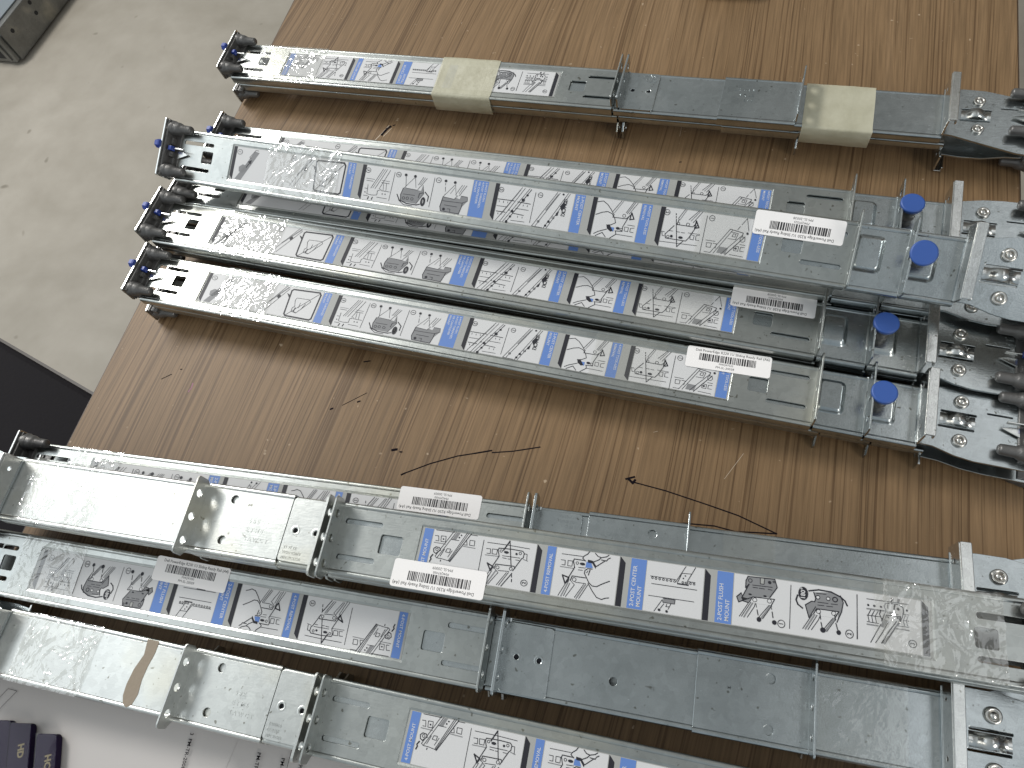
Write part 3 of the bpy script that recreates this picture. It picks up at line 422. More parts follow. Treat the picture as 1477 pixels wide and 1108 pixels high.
def make_Q(g0, p0, b0, bright=False, flip_label=True, codes=('P/N XG3750', 'W5D 05078', '13 37 12'), plain=False):
    """g0 block start, p0 sleeve start, b0 cross bar"""
    t = bare_root('server_rail')
    outer_channel(t, 311, (0, 261.6), (271.4, 7.6, 284.8, 18.6), [(285, 308.5, 23.5), (285, 308.5, 2.9)])
    lab = label_Q().build('instruction_label', LM, t)
    if flip_label: lab.matrix_basis = Matrix.Translation((261.4 * MM, 26.5 * MM, 0)) @ Matrix.Rotation(pi, 4, 'Z')
    sm = 'steel_b' if bright else 'steel2'
    slide_member(t, 318)
    b = MB(); channel(b, 312.5, b0, -7.4, 33.4, -1.7, 6.6, [circ(g0 + 62, 9.5, 2.4)] if p0 - g0 > 90 else []); b.build('inner_channel', M[sm], t)
    k = MB(); k.plate(rrect(g0, -6.2, g0 + 27, 31.2, 2.2), [circ(g0 + 7.6, 13, 1.75), circ(g0 + 20.6, 13, 1.75)], -1.68, .1, 0, .35)
    for x in (7.6, 20.6): k.lathe([(0, 1.9), (.12, 2.5), (.0, 2.9)], (g0 + x, 13, .1), 'z', 16, 0, True, False); k.plate(circ(g0 + x, 13, 1.72), [], -1.66, -1.62, 1, .005)
    flange(k, g0 - .3, -8.2, 38, -1.4, 13.5, 1.5, True, 0, -1)
    rot = pi
    for j, s_ in enumerate(codes): k.text(s_, g0 + 19.5 if False else g0 + 25, 29 - j * 3., .09, 2.3, pi, 0, 'LEFT', .24, .04)
    k.build('stop_block', [M[sm], M['lab_ink']], t)
    s = MB(); u1 = p0 + 57
    channel(s, p0, u1, -8., 34, .1, 8.4, [] if plain else [circ(p0 + 37.5, 24.9, 2.7), circ(p0 + 37.5, .2, 2.7)])
    flange(s, u1 + .4, -8.4, 38, -.5, 13.5, 1.1, True)
    for j, s_ in enumerate(('S A W C T', 'E T M S', '5 8 E')): s.text(s_, p0 + 24, 22 - j * 5.2, .09, 3.4, pi / 2 if j > 5 else pi, 0, 'LEFT', .2, .05)
    s.build('sleeve', M[sm], t)
    end_bracket(t, -58.6, 1)
    plate_assembly(t, b0, 'Q', ('27 LP', 'KINGSLIDE'))
    return t
def dup(root):
    def cp(o, par):
        c = o.copy(); col.objects.link(c); c.parent = par
        for ch in o.children: cp(ch, c)
        return c
    return cp(root, None)
def pose(o, P, kind='', rev=False, under=False, du=0., dv=0.):
    x, y, z, a, tl, ro = P
    d = Vector((cos(a) * cos(tl), sin(a) * cos(tl), sin(tl))); s = Vector((-sin(a) * cos(ro), cos(a) * cos(ro), sin(ro)))
    s = (s - d * s.dot(d)).normalized(); n = d.cross(s); O = Vector((x, y, z))
    if rev: O = O + d * .2614 + s * .0265; d = -d; s = -s
    if under: O = O + s * .0265 - n * .0172 + d * du + s * dv; s = -s; n = -n
    m = Matrix((( d.x, s.x, n.x, O.x), (d.y, s.y, n.y, O.y), (d.z, s.z, n.z, O.z), (0, 0, 0, 1)))
    o.matrix_world = m; o.matrix_basis = m
def tag(o, label=None, cat=None, group=None, kind=None):
    for k, v in (('label', label), ('category', cat), ('group', group), ('kind', kind)):
        if v: o[k] = v
    return o
POSE = dict(
 A=(-0.4301, 0.4528, 0.0187, -0.0031, 0.0028, 0.067), B=(-0.3892, 0.3489, 0.0228, -0.0013, -0.0005, 0.0675),
 C=(-0.3905, 0.3032, 0.0526, -0.0355, 0.007, 0.4468), D=(-0.3981, 0.257, 0.0301, -0.0046, -0.019, 0.0184),
 E=(-0.394, 0.2113, 0.0172, -0.0, -0.0081, 0.0443), G=(-0.1391, 0.0509, 0.0574, 0.0983, -0.0003, 0.0219),
 I=(-0.1258, -0.0416, 0.0193, 0.0843, 0.0018, -0.0002), H=(-0.4026, -0.0179, 0.0185, 0.0977, 0.0051, 0.0977),
 F=(-0.3986, 0.0466, 0.0226, 0.1052, 0.0064, 0.0348), X=(-0.3947, 0.3005, 0.0264, -0.0071, 0.0018, 0.0))
GRP = 'steel slide rails laid out on the table'
def add_code(rail, u, v, rot, which, seed=3):
    nm, code, num = which
    o = barcode_mesh(code, nm, num, seed).build('barcode_label', [M['paper_white'], M['paper_ink']], rail)
    o.matrix_basis = Matrix.Translation((u * MM, v * MM, .12 * MM)) @ Matrix.Rotation(rot, 4, 'Z')
W220 = ('Dell PowerEdge R220 1U Sliding Ready Rail (A6)', 'PM-SL-20038', 'P04Q97525')
W230 = ('Dell PowerEdge R230 1U Sliding Ready Rail (A4)', 'PM-SL-20009', 'P04Q97430')
def tape(rail, u0, u1, amp, seed, flat=False, v0=-9, v1=35, h=.35):
    crinkle_sheet(u0, u1, v0, v1, h, amp, seed, 1.3 if amp > .3 else 2.5).build('clear_tape', M['tape_flat' if flat else 'tape'], rail)

P0_ = make_P()
rails = {}
first = [True]
def P_rail(k, key, label, under=False, du=0, dv=0, z=None):
    o = P0_ if first[0] else dup(P0_); first[0] = False
    pose(o, POSE[key], under=under, du=du, dv=dv); rails[k] = o
    tag(o, label, 'server rail', GRP); return o
P_rail('C', 'C', 'tilted slide rail with blue plunger and white barcode sticker, topmost in the middle stack')
P_rail('B', 'B', 'slide rail with blue plunger lying behind the tilted topmost rail, its lower half hidden')
P_rail('D', 'D', 'slide rail between the tilted rail and the front rail of the middle stack')
P_rail('E', 'E', 'front slide rail of the middle stack, its barcode sticker printed the right way up')
P_rail('X', 'X', 'shaded slide rail directly underneath the tilted topmost rail, only a strip of it showing')
P_rail('E2', 'E', 'face-down rail under the front rail of the middle stack, touching the bare table', True, .006)
P_rail('D2', 'D', 'face-down rail hidden under the second rail from the front of the middle stack', True, .002)
P_rail('X2', 'X', 'face-down rail lowest under the tilted rail of the middle stack', True, .003)
P_rail('B2', 'B', 'face-down rail under the rearmost rail of the middle stack', True, .002)
# copies shared the part set up to here; the individual stickers and tapes follow
add_code(rails['C'], 421.3, 24.9, pi, W220); add_code(rails['D'], 424.3, 27.8, pi, W220, 3)
add_code(rails['E'], 399.2, 26.3, .025, W220, 3)
tape(rails['C'], 33, 96, 1.2, 1); tape(rails['D'], 4, 58, 1.2, 2); tape(rails['E'], 16, 62, 1.3, 3)
tape(rails['C'], 362, 392, .12, 4, True); tape(rails['D'], 338, 386, .12, 5, True); tape(rails['E'], 312, 360, .25, 6, True)

def Q_rail(k, key, label, params, rev=False, base=None, under=False, du=0, bright=False, flip=True, **kw):
    o = make_Q(*params, bright, flip, **kw) if base is None else dup(rails[base])
    pose(o, POSE[key], rev=rev, under=under, du=du); rails[k] = o
    tag(o, label, 'server rail', GRP); return o
Q_rail('A', 'A', 'rail at the back of the table, taped with two strips of masking tape', (316.5, 394, 551), flip=False, plain=True)
Q_rail('A2', 'A', 'face-down rail bound by masking tape under the rearmost rail', None, base='A', under=True, du=.004)
Q_rail('G', 'G', 'reversed rail lying on top of the front group, its drawings reading the right way up', (316.5, 343.8, 541), rev=True, bright=True)
Q_rail('G2', 'G', 'face-down rail tucked under the reversed top rail of the front group', None, rev=True, base='G', under=True, du=.003)
Q_rail('I', 'I', 'rail nearest the bottom of the photo with a brown glue stain, resting on paper', (316.5, 343.8, 541), rev=True, bright=True, codes=('P/N XG62', 'LE 0410', '020S016'))
Q_rail('I2', 'I', 'face-down rail under the glue-stained rail, lying on the paper sheet', None, rev=True, base='I', under=True)
Q_rail('F', 'F', 'low rail at the back of the front group, partly covered by the reversed rail', (316.3, 347, 541))
Q_rail('F2', 'F', 'face-down rail underneath the low back rail of the front group', None, base='F', under=True)
Q_rail('H', 'H', 'extended rail between the reversed top rail and the glue-stained rail', (320, 425, 544))
Q_rail('H2', 'H', 'face-down rail underneath the extended rail of the front group', None, base='H', under=True)
add_code(rails['F'], 254, 27.3, pi, W230, 4); add_code(rails['G'], 261.4 - 15, 26.5 + .5, 0.0, W230, 4); add_code(rails['H'], 113.5, 26.6, -.015, W230, 4)
tape(rails['G'], 261.4 + 212, 261.4 + 266, 1.9, 11, v0=-8, v1=34.5); tape(rails['G'], -31, 22, 1.9, 12); tape(rails['G'], 20, 26, .1, 17, True)
tape(rails['F'], -20, 22, .8, 13); tape(rails['F'], 424, 452, .15, 14, True); tape(rails['H'], -16, 34, .8, 15); tape(rails['H'], 486, 528, .5, 18, True)
tape(rails['I'], 261.4 + 208, 261.4 + 262, 1.9, 16, h=-1.2); tape(rails['A'], -30, 38, .8, 19)
# glue stain
g = MB(); L_ = [(-176, 33), (-174.5, 24), (-177.5, 15), (-178.5, 6), (-178, 0), (-176, -4.5), (-173, -6), (-170, -4), (-168.5, 2), (-169.5, 10), (-169, 18), (-167.5, 26), (-167.5, 33)]
g.plate([(261.4 - x, 26.5 - y) for x, y in L_], [], -1.70, -1.5, 0, .08)
M['stain'] = simple('brown_glue', (.27, .22, .165), .5, 0, .3, .3, 300)
g.build('glue_stain', M['stain'], rails['I'])
# masking tape round the pair at the back
def masking(rail, u0, u1, seed, top=.5):
    b = MB(); prof = [(36.5, -16), (34.8, -8), (34.6, -2), (33.8, top - .2), (32, top), (20, top + .1), (8, top), (-4, top), (-7.6, top - .3), (-9.0, -2), (-9.2, -9), (-9.0, -17), (-8, -18)]
    nseg = 26; vs = []
    for k in range(nseg + 1):
        for j, (v, h) in enumerate(prof):
            u = u0 + (u1 - u0) * k / nseg + noise.noise(Vector((j * .7, seed, 1))) * .8 + (34 - v) * .03
            vs.append((u, v, h + .35 * noise.noise(Vector((u * .12, v * .25, seed)))))
    n = len(prof); b.add(vs, [(k * n + j, (k + 1) * n + j, (k + 1) * n + j + 1, k * n + j + 1) for k in range(nseg) for j in range(n - 1)], 0, True)
    b.build('masking_tape', M['mask'], rail)
masking(rails['A'], 153, 206, 5, 0.6); masking(rails['A'], 455, 504, 9, -.9)

# ------------------------------------------------------------------ table
def wood():
    m, nt, b = newmat('walnut_laminate'); L = nt.links.new
    tc = N(nt, 'ShaderNodeTexCoord')
    # slow bending of the grain
    wb = N(nt, 'ShaderNodeTexNoise'); wb.inputs['Scale'].default_value = 2.2; wb.inputs['Detail'].default_value = 1; L(tc.outputs['Object'], wb.inputs['Vector'])
    wm = N(nt, 'ShaderNodeVectorMath', operation='MULTIPLY_ADD'); wm.inputs[1].default_value = (.05, 0, 0); L(wb.outputs['Color'], wm.inputs[0]); L(tc.outputs['Object'], wm.inputs[2])
    def streak(sx, sy, det, rough=.6):
        mp = N(nt, 'ShaderNodeMapping'); mp.inputs['Scale'].default_value = (sx, sy, 1); mp.inputs['Rotation'].default_value = (0, 0, R_(1.5)); L(wm.outputs[0], mp.inputs['Vector'])
        n = N(nt, 'ShaderNodeTexNoise'); n.inputs['Scale'].default_value = 1; n.inputs['Detail'].default_value = det; n.inputs['Roughness'].default_value = rough; L(mp.outputs[0], n.inputs['Vector']); return n
    a = streak(110, 1.8, 4); f = streak(620, 16, 3); c = streak(9, .8, 2); d = streak(640, 2.2, 1.5, .5); g2 = streak(60, .9, 1, .5)
    base = N(nt, 'ShaderNodeValToRGB'); e = base.color_ramp.elements
    e[0].position = .20; e[0].color = (.150, .093, .046, 1); e[1].position = .80; e[1].color = (.270, .175, .096, 1)
    x = e.new(.5); x.color = (.203, .128, .066, 1)
    mx0 = N(nt, 'ShaderNodeMath', operation='MULTIPLY_ADD'); mx0.inputs[1].default_value = .5; L(a.outputs[0], mx0.inputs[0])
    h2 = N(nt, 'ShaderNodeMath', operation='MULTIPLY'); h2.inputs[1].default_value = .5; L(c.outputs[0], h2.inputs[0]); L(h2.outputs[0], mx0.inputs[2])
    L(mx0.outputs[0], base.inputs[0])
    # thin dark pores / lines
    dl = N(nt, 'ShaderNodeValToRGB'); dl.color_ramp.elements[0].position = .36; dl.color_ramp.elements[0].color = (.36, .29, .23, 1); dl.color_ramp.elements[1].position = .44; dl.color_ramp.elements[1].color = (1, 1, 1, 1)
    gm = N(nt, 'ShaderNodeMapRange'); gm.inputs['From Min'].default_value = .40; gm.inputs['From Max'].default_value = .62; gm.inputs['To Min'].default_value = -.05; gm.inputs['To Max'].default_value = .05; L(g2.outputs[0], gm.inputs['Value'])
    ga = N(nt, 'ShaderNodeMath', operation='ADD'); L(d.outputs[0], ga.inputs[0]); L(gm.outputs[0], ga.inputs[1]); L(ga.outputs[0], dl.inputs[0])
    m1 = N(nt, 'ShaderNodeMix', data_type='RGBA', blend_type='MULTIPLY'); m1.inputs['Factor'].default_value = .6; L(base.outputs[0], m1.inputs['A']); L(dl.outputs[0], m1.inputs['B'])
    fl = N(nt, 'ShaderNodeValToRGB'); fl.color_ramp.elements[0].position = .3; fl.color_ramp.elements[0].color = (.66, .64, .62, 1); fl.color_ramp.elements[1].position = .62; fl.color_ramp.elements[1].color = (1.12, 1.1, 1.08, 1)
    L(f.outputs[0], fl.inputs[0])
    m2 = N(nt, 'ShaderNodeMix', data_type='RGBA', blend_type='MULTIPLY'); m2.inputs['Factor'].default_value = .8; L(m1.outputs['Result'], m2.inputs['A']); L(fl.outputs[0], m2.inputs['B'])
    # pale dust specks and scuffs
    sp = N(nt, 'ShaderNodeTexNoise'); sp.inputs['Scale'].default_value = 190; sp.inputs['Detail'].default_value = 1; L(tc.outputs['Object'], sp.inputs['Vector'])
    sr = N(nt, 'ShaderNodeValToRGB'); sr.color_ramp.elements[0].position = .77; sr.color_ramp.elements[0].color = (0, 0, 0, 1); sr.color_ramp.elements[1].position = .84; sr.color_ramp.elements[1].color = (.7, .7, .7, 1)
    L(sp.outputs[0], sr.inputs[0])
    m3 = N(nt, 'ShaderNodeMix', data_type='RGBA'); m3.inputs['B'].default_value = (.5, .38, .26, 1); L(sr.outputs[0], m3.inputs['Factor']); L(m2.outputs['Result'], m3.inputs['A'])
    L(m3.outputs['Result'], b.inputs['Base Color'])
    b.inputs['Roughness'].default_value = .5; b.inputs['Specular IOR Level'].default_value = .28
    bp = N(nt, 'ShaderNodeBump'); bp.inputs['Strength'].default_value = .18; bp.inputs['Distance'].default_value = .0005; L(f.outputs[0], bp.inputs['Height']); L(bp.outputs[0], b.inputs['Normal'])
    return m
M['wood'] = wood()
root = bare_root('table'); root.location = (-.14, .2, -.72)
tag(root, 'brown wood-grain laminate table carrying all the steel rails', 'table')
def onroot(o): o.matrix_parent_inverse = root.matrix_basis.inverted(); return o
bpy.context.view_layer.update()
def tb(name, b, mats):
    o = b.build(name, mats, root); o.matrix_parent_inverse = root.matrix_basis.inverted(); return o
b = MB(); tz = TZ / MM
xl = lambda y: -465.2 - (y - 86.7) * .0563
xr = lambda y: 189.0 - (y) * .0135
out = [(xl(-420), -420), (xr(-420), -420), (xr(1000), 1000), (xl(1000), 1000)]
b.plate(out, [], tz - 25, tz, 0, .8)
tb('table_top', b, M['wood'])
M['edge'] = simple('dark_edge_band', (.06, .035, .02), .5)
b = MB()
for e0, e1 in ((out[0], out[3]), (out[1], out[2])):
    s_ = -1 if e0 is out[0] else 1
    b.plate([(e0[0] + s_ * .1, e0[1]), (e0[0] + s_ * .9, e0[1]), (e1[0] + s_ * .9, e1[1]), (e1[0] + s_ * .1, e1[1])][::s_ * -1], [], tz - 25.2, tz - .6, 0, .1)
tb('edge_band', b, M['edge'])
M['blackmetal'] = simple('black_painted_metal', (.02, .02, .02), .4)
for x, y in ((-430, -380), (150, -380), (-480, 950), (130, 950)):
    b = MB(); b.box(x - 18, x + 18, y - 18, y + 18, -720, tz - 25.5, 0, 1.5); tb('leg', b, M['blackmetal'])
# pen marks and scratches on the top
M['pen'] = simple('dark_pen_ink', (.008, .006, .009), .8, 0, .05); M['purple_pen'] = simple('magenta_pen_ink', (.25, .04, .13), .5); M['chip'] = simple('pale_chipped_board', (.55, .45, .34), .7)
def marks(name, items, mat, each=False):
    b = MB()
    for pts, w in items:
        b.line(pts, w, tz + .05)
        if each: tb(name, b, mat); b = MB()
    if not each: tb(name, b, mat)
marks('pen_line', [([(-193.4, 123.6), (-177.8, 134.4), (-160.3, 144.2), (-148.9, 148.8)], .9), ([(-148.9, 148.8), (-138, 153.4)], 1.1), ([(-137.1, 152), (-123.2, 156.2), (-105.8, 163.2)], .85), ([(-195, 122.2), (-193, 123.9)], 1.2)], M['pen'])
marks('pen_line', [([(-44.3, 154), (-39.4, 156.6)], 1.3), ([(-42.5, 154.2), (-39.5, 152.2), (-38.5, 154.6)], 1.6), ([(-39.9, 153), (-18.1, 151.9), (8.9, 148.8), (28.5, 146.2), (52.2, 140.2)], .85), ([(-3.4, 133.5), (15.4, 136.2), (28.1, 135.7), (52.2, 140.2)], .85)], M['pen'])
marks('scratch', [([(-325.8, 423), (-323.4, 430.2), (-321.2, 433.5)], 2.4), ([(-319, 435), (-317.6, 436)], 1.2)], M['pen'])
marks('chipped_edge', [([(-329.8, 416), (-326.2, 425.5), (-323, 434.5)], .8), ([(-323.5, 421.5), (-319.5, 431.5)], .6)], M['chip'])
marks('speck', [([(-208, 138), (-205, 139.2)], 1.8), ([(-202, 138), (-200.5, 138.2)], 1.0), ([(-258, 163), (-243.3, 176.4)], .5), ([(-247.5, 168), (-246, 169)], 1.2), ([(-266, 158), (-264.5, 159)], 1.3), ([(-255.3, 200.6), (-250.8, 202.2)], 1.0), ([(-415, 153.0), (-408.5, 158.6)], .7), ([(-402.9, 164.2), (-402, 164.4)], .9), ([(-60, 426), (-58.8, 426.3)], .9)], M['pen'], True)
marks('pen_tick', [([(-386.3, 155), (-385.6, 151), (-386.6, 147.5)], .7)], M['purple_pen'])
b = MB()
rnd = random.Random(5)
sc_ = []
for _ in range(26):
    x, y = rnd.uniform(-420, 150), rnd.uniform(90, 580); a = rnd.gauss(1.0, .9); l = rnd.choice([2, 3, 5, 12, 30]) * rnd.uniform(.5, 1)
    sc_.append(([(x, y), (x + cos(a) * l, y + sin(a) * l)], .22))
marks('scuff', sc_[:14], M['chip'], True)

# paper sheets on the table under the nearest rail
M['paper'] = simple('shaded_printer_paper', (.47, .445, .43), .8, 0, .1, .15, 60)  # greyed base colour stands in for the shadow over the white sheets
def sheet(name, pts, h, label, extra=None, group=None):
    b = MB(); n = 22; (x0, y0), (x1, y1), (x2, y2), (x3, y3) = pts; vs = []
    for i in range(n + 1):
        for j in range(n + 1):
            s, t = i / n, j / n
            x = (x0 * (1 - s) + x1 * s) * (1 - t) + (x3 * (1 - s) + x2 * s) * t; y = (y0 * (1 - s) + y1 * s) * (1 - t) + (y3 * (1 - s) + y2 * s) * t
            vs.append((x, y, tz + h + .8 * (noise.noise(Vector((x * .012, y * .012, h))) + .9)))
    b.add(vs, [(i * (n + 1) + j, (i + 1) * (n + 1) + j, (i + 1) * (n + 1) + j + 1, i * (n + 1) + j + 1) for i in range(n) for j in range(n)], 0, True)
    if extra: extra(b)
    o = b.build(name, [M['paper'], M['pen']]); return tag(o, label, 'paper')
def print_a(b):
    z = tz + 2.2
    for p, q in (((-397.9, -78.8), (-411, -108)), ((-405.3, -79.3), (-416, -106)), ((-397.9, -78.8), (-405.3, -79.3))): b.line([p, q], .25, z, 1)
    r = math.atan2(-14.2, 2.6)
    for (x, y), s_ in (((-265.9, -69.8), 'PM-TR-20081'), ((-266.4, -66.5), '3'), ((-219.3, -64), 'PM-TR-20084'), ((-203.4, -62.5), 'PM-TR-20086'), ((-192, -60), 'NPN 62')):
        rr = r if s_ != '3' else r
        b.text(s_, x, y, z, 3.3, rr, 1, 'LEFT', 0, .05)
    b.line([(-200.4, -55), (-196, -90)], .3, z, 1); b.line([(-192, -58), (-188, -90)], .3, z, 1)
sheet('paper_sheet', [(-452, -270), (-242, -285), (-236, -50), (-446, -60)], .6, 'white printed sheet with a thin ruled box beside the purple packets', print_a)
def print_b(b): pass
sheet('paper_sheet', [(-262, -300), (-20, -300), (-20, -30), (-262, -52)], .1, 'white sheet under the nearest rail, to the right of the ruled sheet')

# purple packets in clear film
M['purple'] = simple('purple_carton', (.012, .006, .026), .7, 0, .12)
M['film'] = tape_mat('clear_film', .02, .05, .01)
M['gold'] = simple('gold_print', (.16, .125, .06), .5, .0)
def packet(x0, x1, ytop, lean, letters, label, h=5.5):
    b = MB(); f = lambda x, y, z: (x + (y - ytop) * lean, y + (x - x0) * .26, z)
    b.plate(rrect(x0, ytop - 120, x1, ytop, 2.2, 4), [], tz + 2.4, tz + 2.4 + h, 0, .9, xf=f)
    cx = (x0 + x1) / 2 + 1
    k = len(b.v); b.text(letters, cx + (-12) * lean, ytop - 8, tz + 2.6 + h, 5.6, -pi / 2 + .5, 1, 'LEFT', 0, .25)
    o = b.build('carton', [M['purple'], M['gold']])
    w = MB(); n = 10
    # film with two fold creases running to a point
    zt = tz + 2.7 + h
    q = [(x0, ytop), (x1, ytop), (cx, ytop - 11), (x0, ytop - 60), (x1, ytop - 60)]
    zs = [0, 0, .35, .1, .1]
    w.add([f(p[0], p[1], zt + z_) for p, z_ in zip(q, zs)], [(0, 2, 1), (0, 3, 2), (1, 2, 4), (2, 3, 4)])
    w.add([f(x0 - .2, ytop + .6, tz + 3), f(x1 + .2, ytop + .6, tz + 3), f(x1, ytop, zt), f(x0, ytop, zt)], [(0, 1, 2, 3)])
    rt = bare_root('packet'); rt.location = (cx * MM, (ytop - 60) * MM, TZ); bpy.context.view_layer.update()
    o.parent = rt; o.matrix_parent_inverse = rt.matrix_basis.inverted()
    wo = w.build('clear_wrap', M['film'], rt); wo.matrix_parent_inverse = rt.matrix_basis.inverted()
    return tag(rt, label, 'packet', 'purple packets on the paper')
packet(-387, -371.5, -95.5, -.56, 'HD', 'larger dark purple packet with gold letters in clear film, middle of the three')
packet(-365, -350.5, -95.5, -.56, 'HC', 'dark purple packet with gold letters standing lower at the right end of the row')
packet(-402, -386.5, -98, -.56, '', 'purple packet at the left edge of the photo, only a sliver showing', 6)

# dark item at the far side of the table
M['darkred'] = simple('dark_maroon_cover', (.035, .012, .01), .45)
b = MB(); b.plate(rrect(-86, 624, -33, 700, 6, 5), [], tz + .5, tz + 16, 0, 2.5)
rt = b.build('case', M['darkred']); tag(rt, 'dark maroon case lying at the far side of the table, cut by the top edge', 'case')

# ------------------------------------------------------------------ floor and things on it
def concrete():
    m, nt, b = newmat('concrete'); L = nt.links.new
    tc = N(nt, 'ShaderNodeTexCoord')
    n1 = N(nt, 'ShaderNodeTexNoise'); n1.inputs['Scale'].default_value = 2.6; n1.inputs['Detail'].default_value = 8; n1.inputs['Roughness'].default_value = .6; n1.inputs['Distortion'].default_value = .6
    n2 = N(nt, 'ShaderNodeTexNoise'); n2.inputs['Scale'].default_value = 14; n2.inputs['Detail'].default_value = 5
    for n in (n1, n2): L(tc.outputs['Object'], n.inputs['Vector'])
    r = N(nt, 'ShaderNodeValToRGB'); r.color_ramp.elements[0].position = .3; r.color_ramp.elements[0].color = (.255, .228, .185, 1); r.color_ramp.elements[1].position = .72; r.color_ramp.elements[1].color = (.385, .350, .300, 1)
    ad = N(nt, 'ShaderNodeMath', operation='MULTIPLY_ADD'); ad.inputs[1].default_value = .35; L(n2.outputs[0], ad.inputs[0])
    sc2 = N(nt, 'ShaderNodeMath', operation='MULTIPLY'); sc2.inputs[1].default_value = .65; L(n1.outputs[0], sc2.inputs[0]); L(sc2.outputs[0], ad.inputs[2])
    L(ad.outputs[0], r.inputs[0])
    sp = N(nt, 'ShaderNodeTexNoise'); sp.inputs['Scale'].default_value = 26; sp.inputs['Detail'].default_value = 0; L(tc.outputs['Object'], sp.inputs['Vector'])
    sr = N(nt, 'ShaderNodeValToRGB'); sr.color_ramp.elements[0].position = .14; sr.color_ramp.elements[0].color = (.5, .48, .44, 1); sr.color_ramp.elements[1].position = .19; sr.color_ramp.elements[1].color = (1, 1, 1, 1); L(sp.outputs[0], sr.inputs[0])
    mx = N(nt, 'ShaderNodeMix', data_type='RGBA', blend_type='MULTIPLY'); mx.inputs['Factor'].default_value = .8; L(r.outputs[0], mx.inputs['A']); L(sr.outputs[0], mx.inputs['B'])
    L(mx.outputs['Result'], b.inputs['Base Color']); b.inputs['Roughness'].default_value = .55; b.inputs['Specular IOR Level'].default_value = .3
    bp = N(nt, 'ShaderNodeBump'); bp.inputs['Strength'].default_value = .15; bp.inputs['Distance'].default_value = .003; L(n2.outputs[0], bp.inputs['Height']); L(bp.outputs[0], b.inputs['Normal'])
    return m
b = MB(); b.add([(-8000, -6000, -720), (6000, -6000, -720), (6000, 8000, -720), (-8000, 8000, -720)], [(0, 1, 2, 3)])
tag(b.build('floor', concrete()), kind='structure')
# grey steel case on the floor, upper left
M['casemetal'] = galv('dull_case_metal', (.20, .20, .19), (.27, .27, .26), .42, .6, .3)
M['casetop'] = simple('case_lid', (.26, .29, .31), .35, .6, .5, .1, 80)
M['darkhole'] = simple('dark_recess', (.012, .012, .012), .7)
rt = bare_root('metal_case'); rt.location = (-2.2, 1.6, -.72); bpy.context.view_layer.update()
tag(rt, 'dull grey steel case with screw holes lying on the concrete floor at top left', 'metal case')
def rb(name, b, m): o = b.build(name, m, rt); o.matrix_parent_inverse = rt.matrix_basis.inverted(); return o
b = MB(); b.box(-2420, -1968, 1200, 2300, -715, -622, 0, 3)
for y, z_ in ((1235, -650), (1330, -668), (1335, -640), (1440, -655), (1560, -650)):
    b.lathe([(0, 6), (1.6, 5.5)], (-1968.5, y, z_), 'u', 12, 1)
b.box(-1972, -1965.5, 1480, 1680, -712, -680, 1, .5)
b.plate(rrect(-2410, 1186, -1975, 1201, 3, 2), [], -712, -640, 0, 1.5)
for x in (-2380, -2300, -2210, -2120, -2040): b.box(x, x + 48, 1183.5, 1187, -700, -655, 1, .5)
b.box(-1998, -1986, 1182, 1186, -705, -650, 0, .5)
rb('body', b, [M['casemetal'], M['darkhole']])
b = MB(); b.box(-2421, -1985, 1206, 2301, -621.8, -618, 0, 1); b.plate(circ(-2090, 1420, 36, 24), [], -617.9, -616, 1, .5)
rb('lid', b, [M['casetop'], M['darkhole']])
# dark upholstered seat below left of the table
M['cloth'] = simple('black_upholstery', (.008, .0065, .008), .8, 0, .15, .4, 260)
M['rim'] = simple('brown_rim_highlight', (.03, .018, .010), .5)  # brown strip paints the highlight along the seat rim
rt = bare_root('chair'); rt.location = (-.85, 0, -.72); bpy.context.view_layer.update()
tag(rt, 'black upholstered chair seat beside the left edge of the table', 'chair')
d = Vector((.181, -.043)).normalized(); nn = Vector((d.y, -d.x)); p0 = Vector((-.884, .237)); c0 = p0 - d * .16
cs = [c0, c0 + d * .50, c0 + d * .50 + nn * .5, c0 + nn * .5]
if (cs[3] - cs[0]).y > 0: cs = [c0, c0 + d * .5, c0 + d * .5 - nn * .5, c0 - nn * .5]
cs = [(c.x / MM, c.y / MM) for c in cs]
b = MB(); b.plate(cs, [], -310, -248, 0, 14); o = b.build('seat', M['cloth'], rt); o.matrix_parent_inverse = rt.matrix_basis.inverted()
b = MB(); b.line([cs[0], cs[1]], 3.5, 0, 0); b.v = [(x, y, -254 if i % 2 == 0 else -254) for i, (x, y, z_) in enumerate(b.v)]
o = b.build('rim_highlight', M['rim'], rt); o.matrix_parent_inverse = rt.matrix_basis.inverted()
for i in range(4):
    x, y = [cs[i][k] * .85 + sum(c[k] for c in cs) / 4 * .15 for k in (0, 1)]
    b = MB(); b.box(x - 12, x + 12, y - 12, y + 12, -720, -309, 0, 1); o = b.build('leg', M['blackmetal'], rt); o.matrix_parent_inverse = rt.matrix_basis.inverted()
# dark bin beyond the right edge of the table
b = MB(); b.plate(rrect(470, 1250, 800, 1700, 30, 5), [], -718, -600, 0, 8)
tag(b.build('storage_box', M['blackmetal']), 'black box standing on the floor beyond the right edge of the table', 'box')

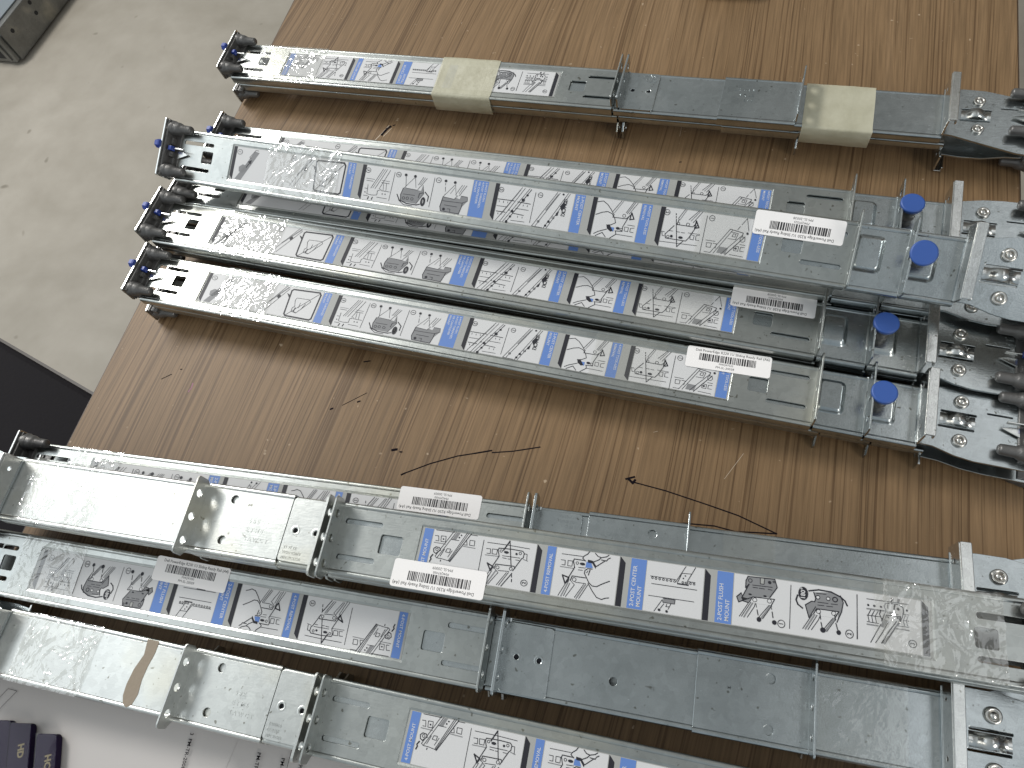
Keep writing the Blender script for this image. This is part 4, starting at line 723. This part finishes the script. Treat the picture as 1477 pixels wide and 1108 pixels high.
# ------------------------------------------------------------------ light
def area(name, loc, tgt, sx, sy, power, colr):
    l = bpy.data.lights.new(name, 'AREA'); l.shape = 'RECTANGLE'; l.size = sx; l.size_y = sy; l.energy = power; l.color = colr
    o = bpy.data.objects.new(name, l); col.objects.link(o); o.location = loc
    o.rotation_euler = (Vector(tgt) - Vector(loc)).to_track_quat('-Z', 'Y').to_euler(); return o
area('light_panel', (-2.5, 1.28, 2.25), (-.5, .4, 0), 1.15, .5, 82, (1, .985, .95))
area('light_panel', (-2.9, -.3, 2.3), (-.6, 0, 0), 2.6, 1.9, 19, (.88, .95, 1))
area('light_panel', (3.2, -2.2, 2.6), (0, .2, 0), 2.0, 1.6, 62, (1, .96, .90))  # added fill from the right, no known lamp; lifts the diffuse light
area('ceiling_strip', (1.1, .9, 2.4), (1.1, .9, 0), .7, 2.8, 6, (.93, .97, 1))
w = bpy.data.worlds.new('World'); sc.world = w; w.use_nodes = True; nt = w.node_tree; L = nt.links.new
bg = nt.nodes['Background']; tc = N(nt, 'ShaderNodeTexCoord')
dp = N(nt, 'ShaderNodeVectorMath', operation='DOT_PRODUCT'); dp.inputs[1].default_value = (-.85, -.12, .30); L(tc.outputs['Generated'], dp.inputs[0])
rp = N(nt, 'ShaderNodeValToRGB'); e = rp.color_ramp.elements
mr = N(nt, 'ShaderNodeMapRange'); mr.inputs['From Min'].default_value = -1; mr.inputs['From Max'].default_value = 1; L(dp.outputs['Value'], mr.inputs['Value']); L(mr.outputs[0], rp.inputs[0])
e[0].position = .25; e[0].color = (.16, .14, .12, 1); e[1].position = 1; e[1].color = (.80, .86, .90, 1)
x = e.new(.58); x.color = (.30, .31, .30, 1); x = e.new(.78); x.color = (.52, .56, .57, 1)
d2 = N(nt, 'ShaderNodeVectorMath', operation='DOT_PRODUCT'); d2.inputs[1].default_value = (.62, -.70, .05); L(tc.outputs['Generated'], d2.inputs[0])
m2 = N(nt, 'ShaderNodeMapRange'); m2.inputs['From Min'].default_value = .05; m2.inputs['From Max'].default_value = .95; L(d2.outputs['Value'], m2.inputs['Value'])
mx = N(nt, 'ShaderNodeMix', data_type='RGBA'); mx.inputs['B'].default_value = (.42, .50, .56, 1); L(m2.outputs[0], mx.inputs['Factor']); L(rp.outputs[0], mx.inputs['A'])
L(mx.outputs['Result'], bg.inputs['Color']); bg.inputs['Strength'].default_value = .92

# ------------------------------------------------------------------ camera
cam = bpy.data.cameras.new('Camera'); co = bpy.data.objects.new('Camera', cam); col.objects.link(co)
Mc = ((0.947451744542836, 0.2768461871437805, -0.16028530945367225), (0.18131956966114898, -0.8775374861862268, -0.44390446494238817), (-0.26354962610598476, 0.3915151963868619, -0.8816220537041308))
X, Y, Z = Vector(Mc[0]), -Vector(Mc[1]), -Vector(Mc[2])
co.matrix_world = Matrix(((X.x, Y.x, Z.x, 0), (X.y, Y.y, Z.y, 0), (X.z, Y.z, Z.z, .45003), (0, 0, 0, 1)))
cam.sensor_fit = 'HORIZONTAL'; cam.sensor_width = 36; cam.lens = 1055.217 / 1477 * 36; cam.clip_start = .01; cam.clip_end = 60
sc.camera = co
sc.render.engine = 'CYCLES'
sc.view_settings.view_transform = 'Standard'; sc.view_settings.look = 'None'; sc.view_settings.gamma = 1; sc.view_settings.exposure = 0
try: sc.view_settings.use_curve_mapping = False
except Exception: pass
sc.cycles.max_bounces = 8; sc.cycles.transparent_max_bounces = 12
for o in list(bpy.data.objects):
    if o.type == 'EMPTY' or o.parent is None: pass
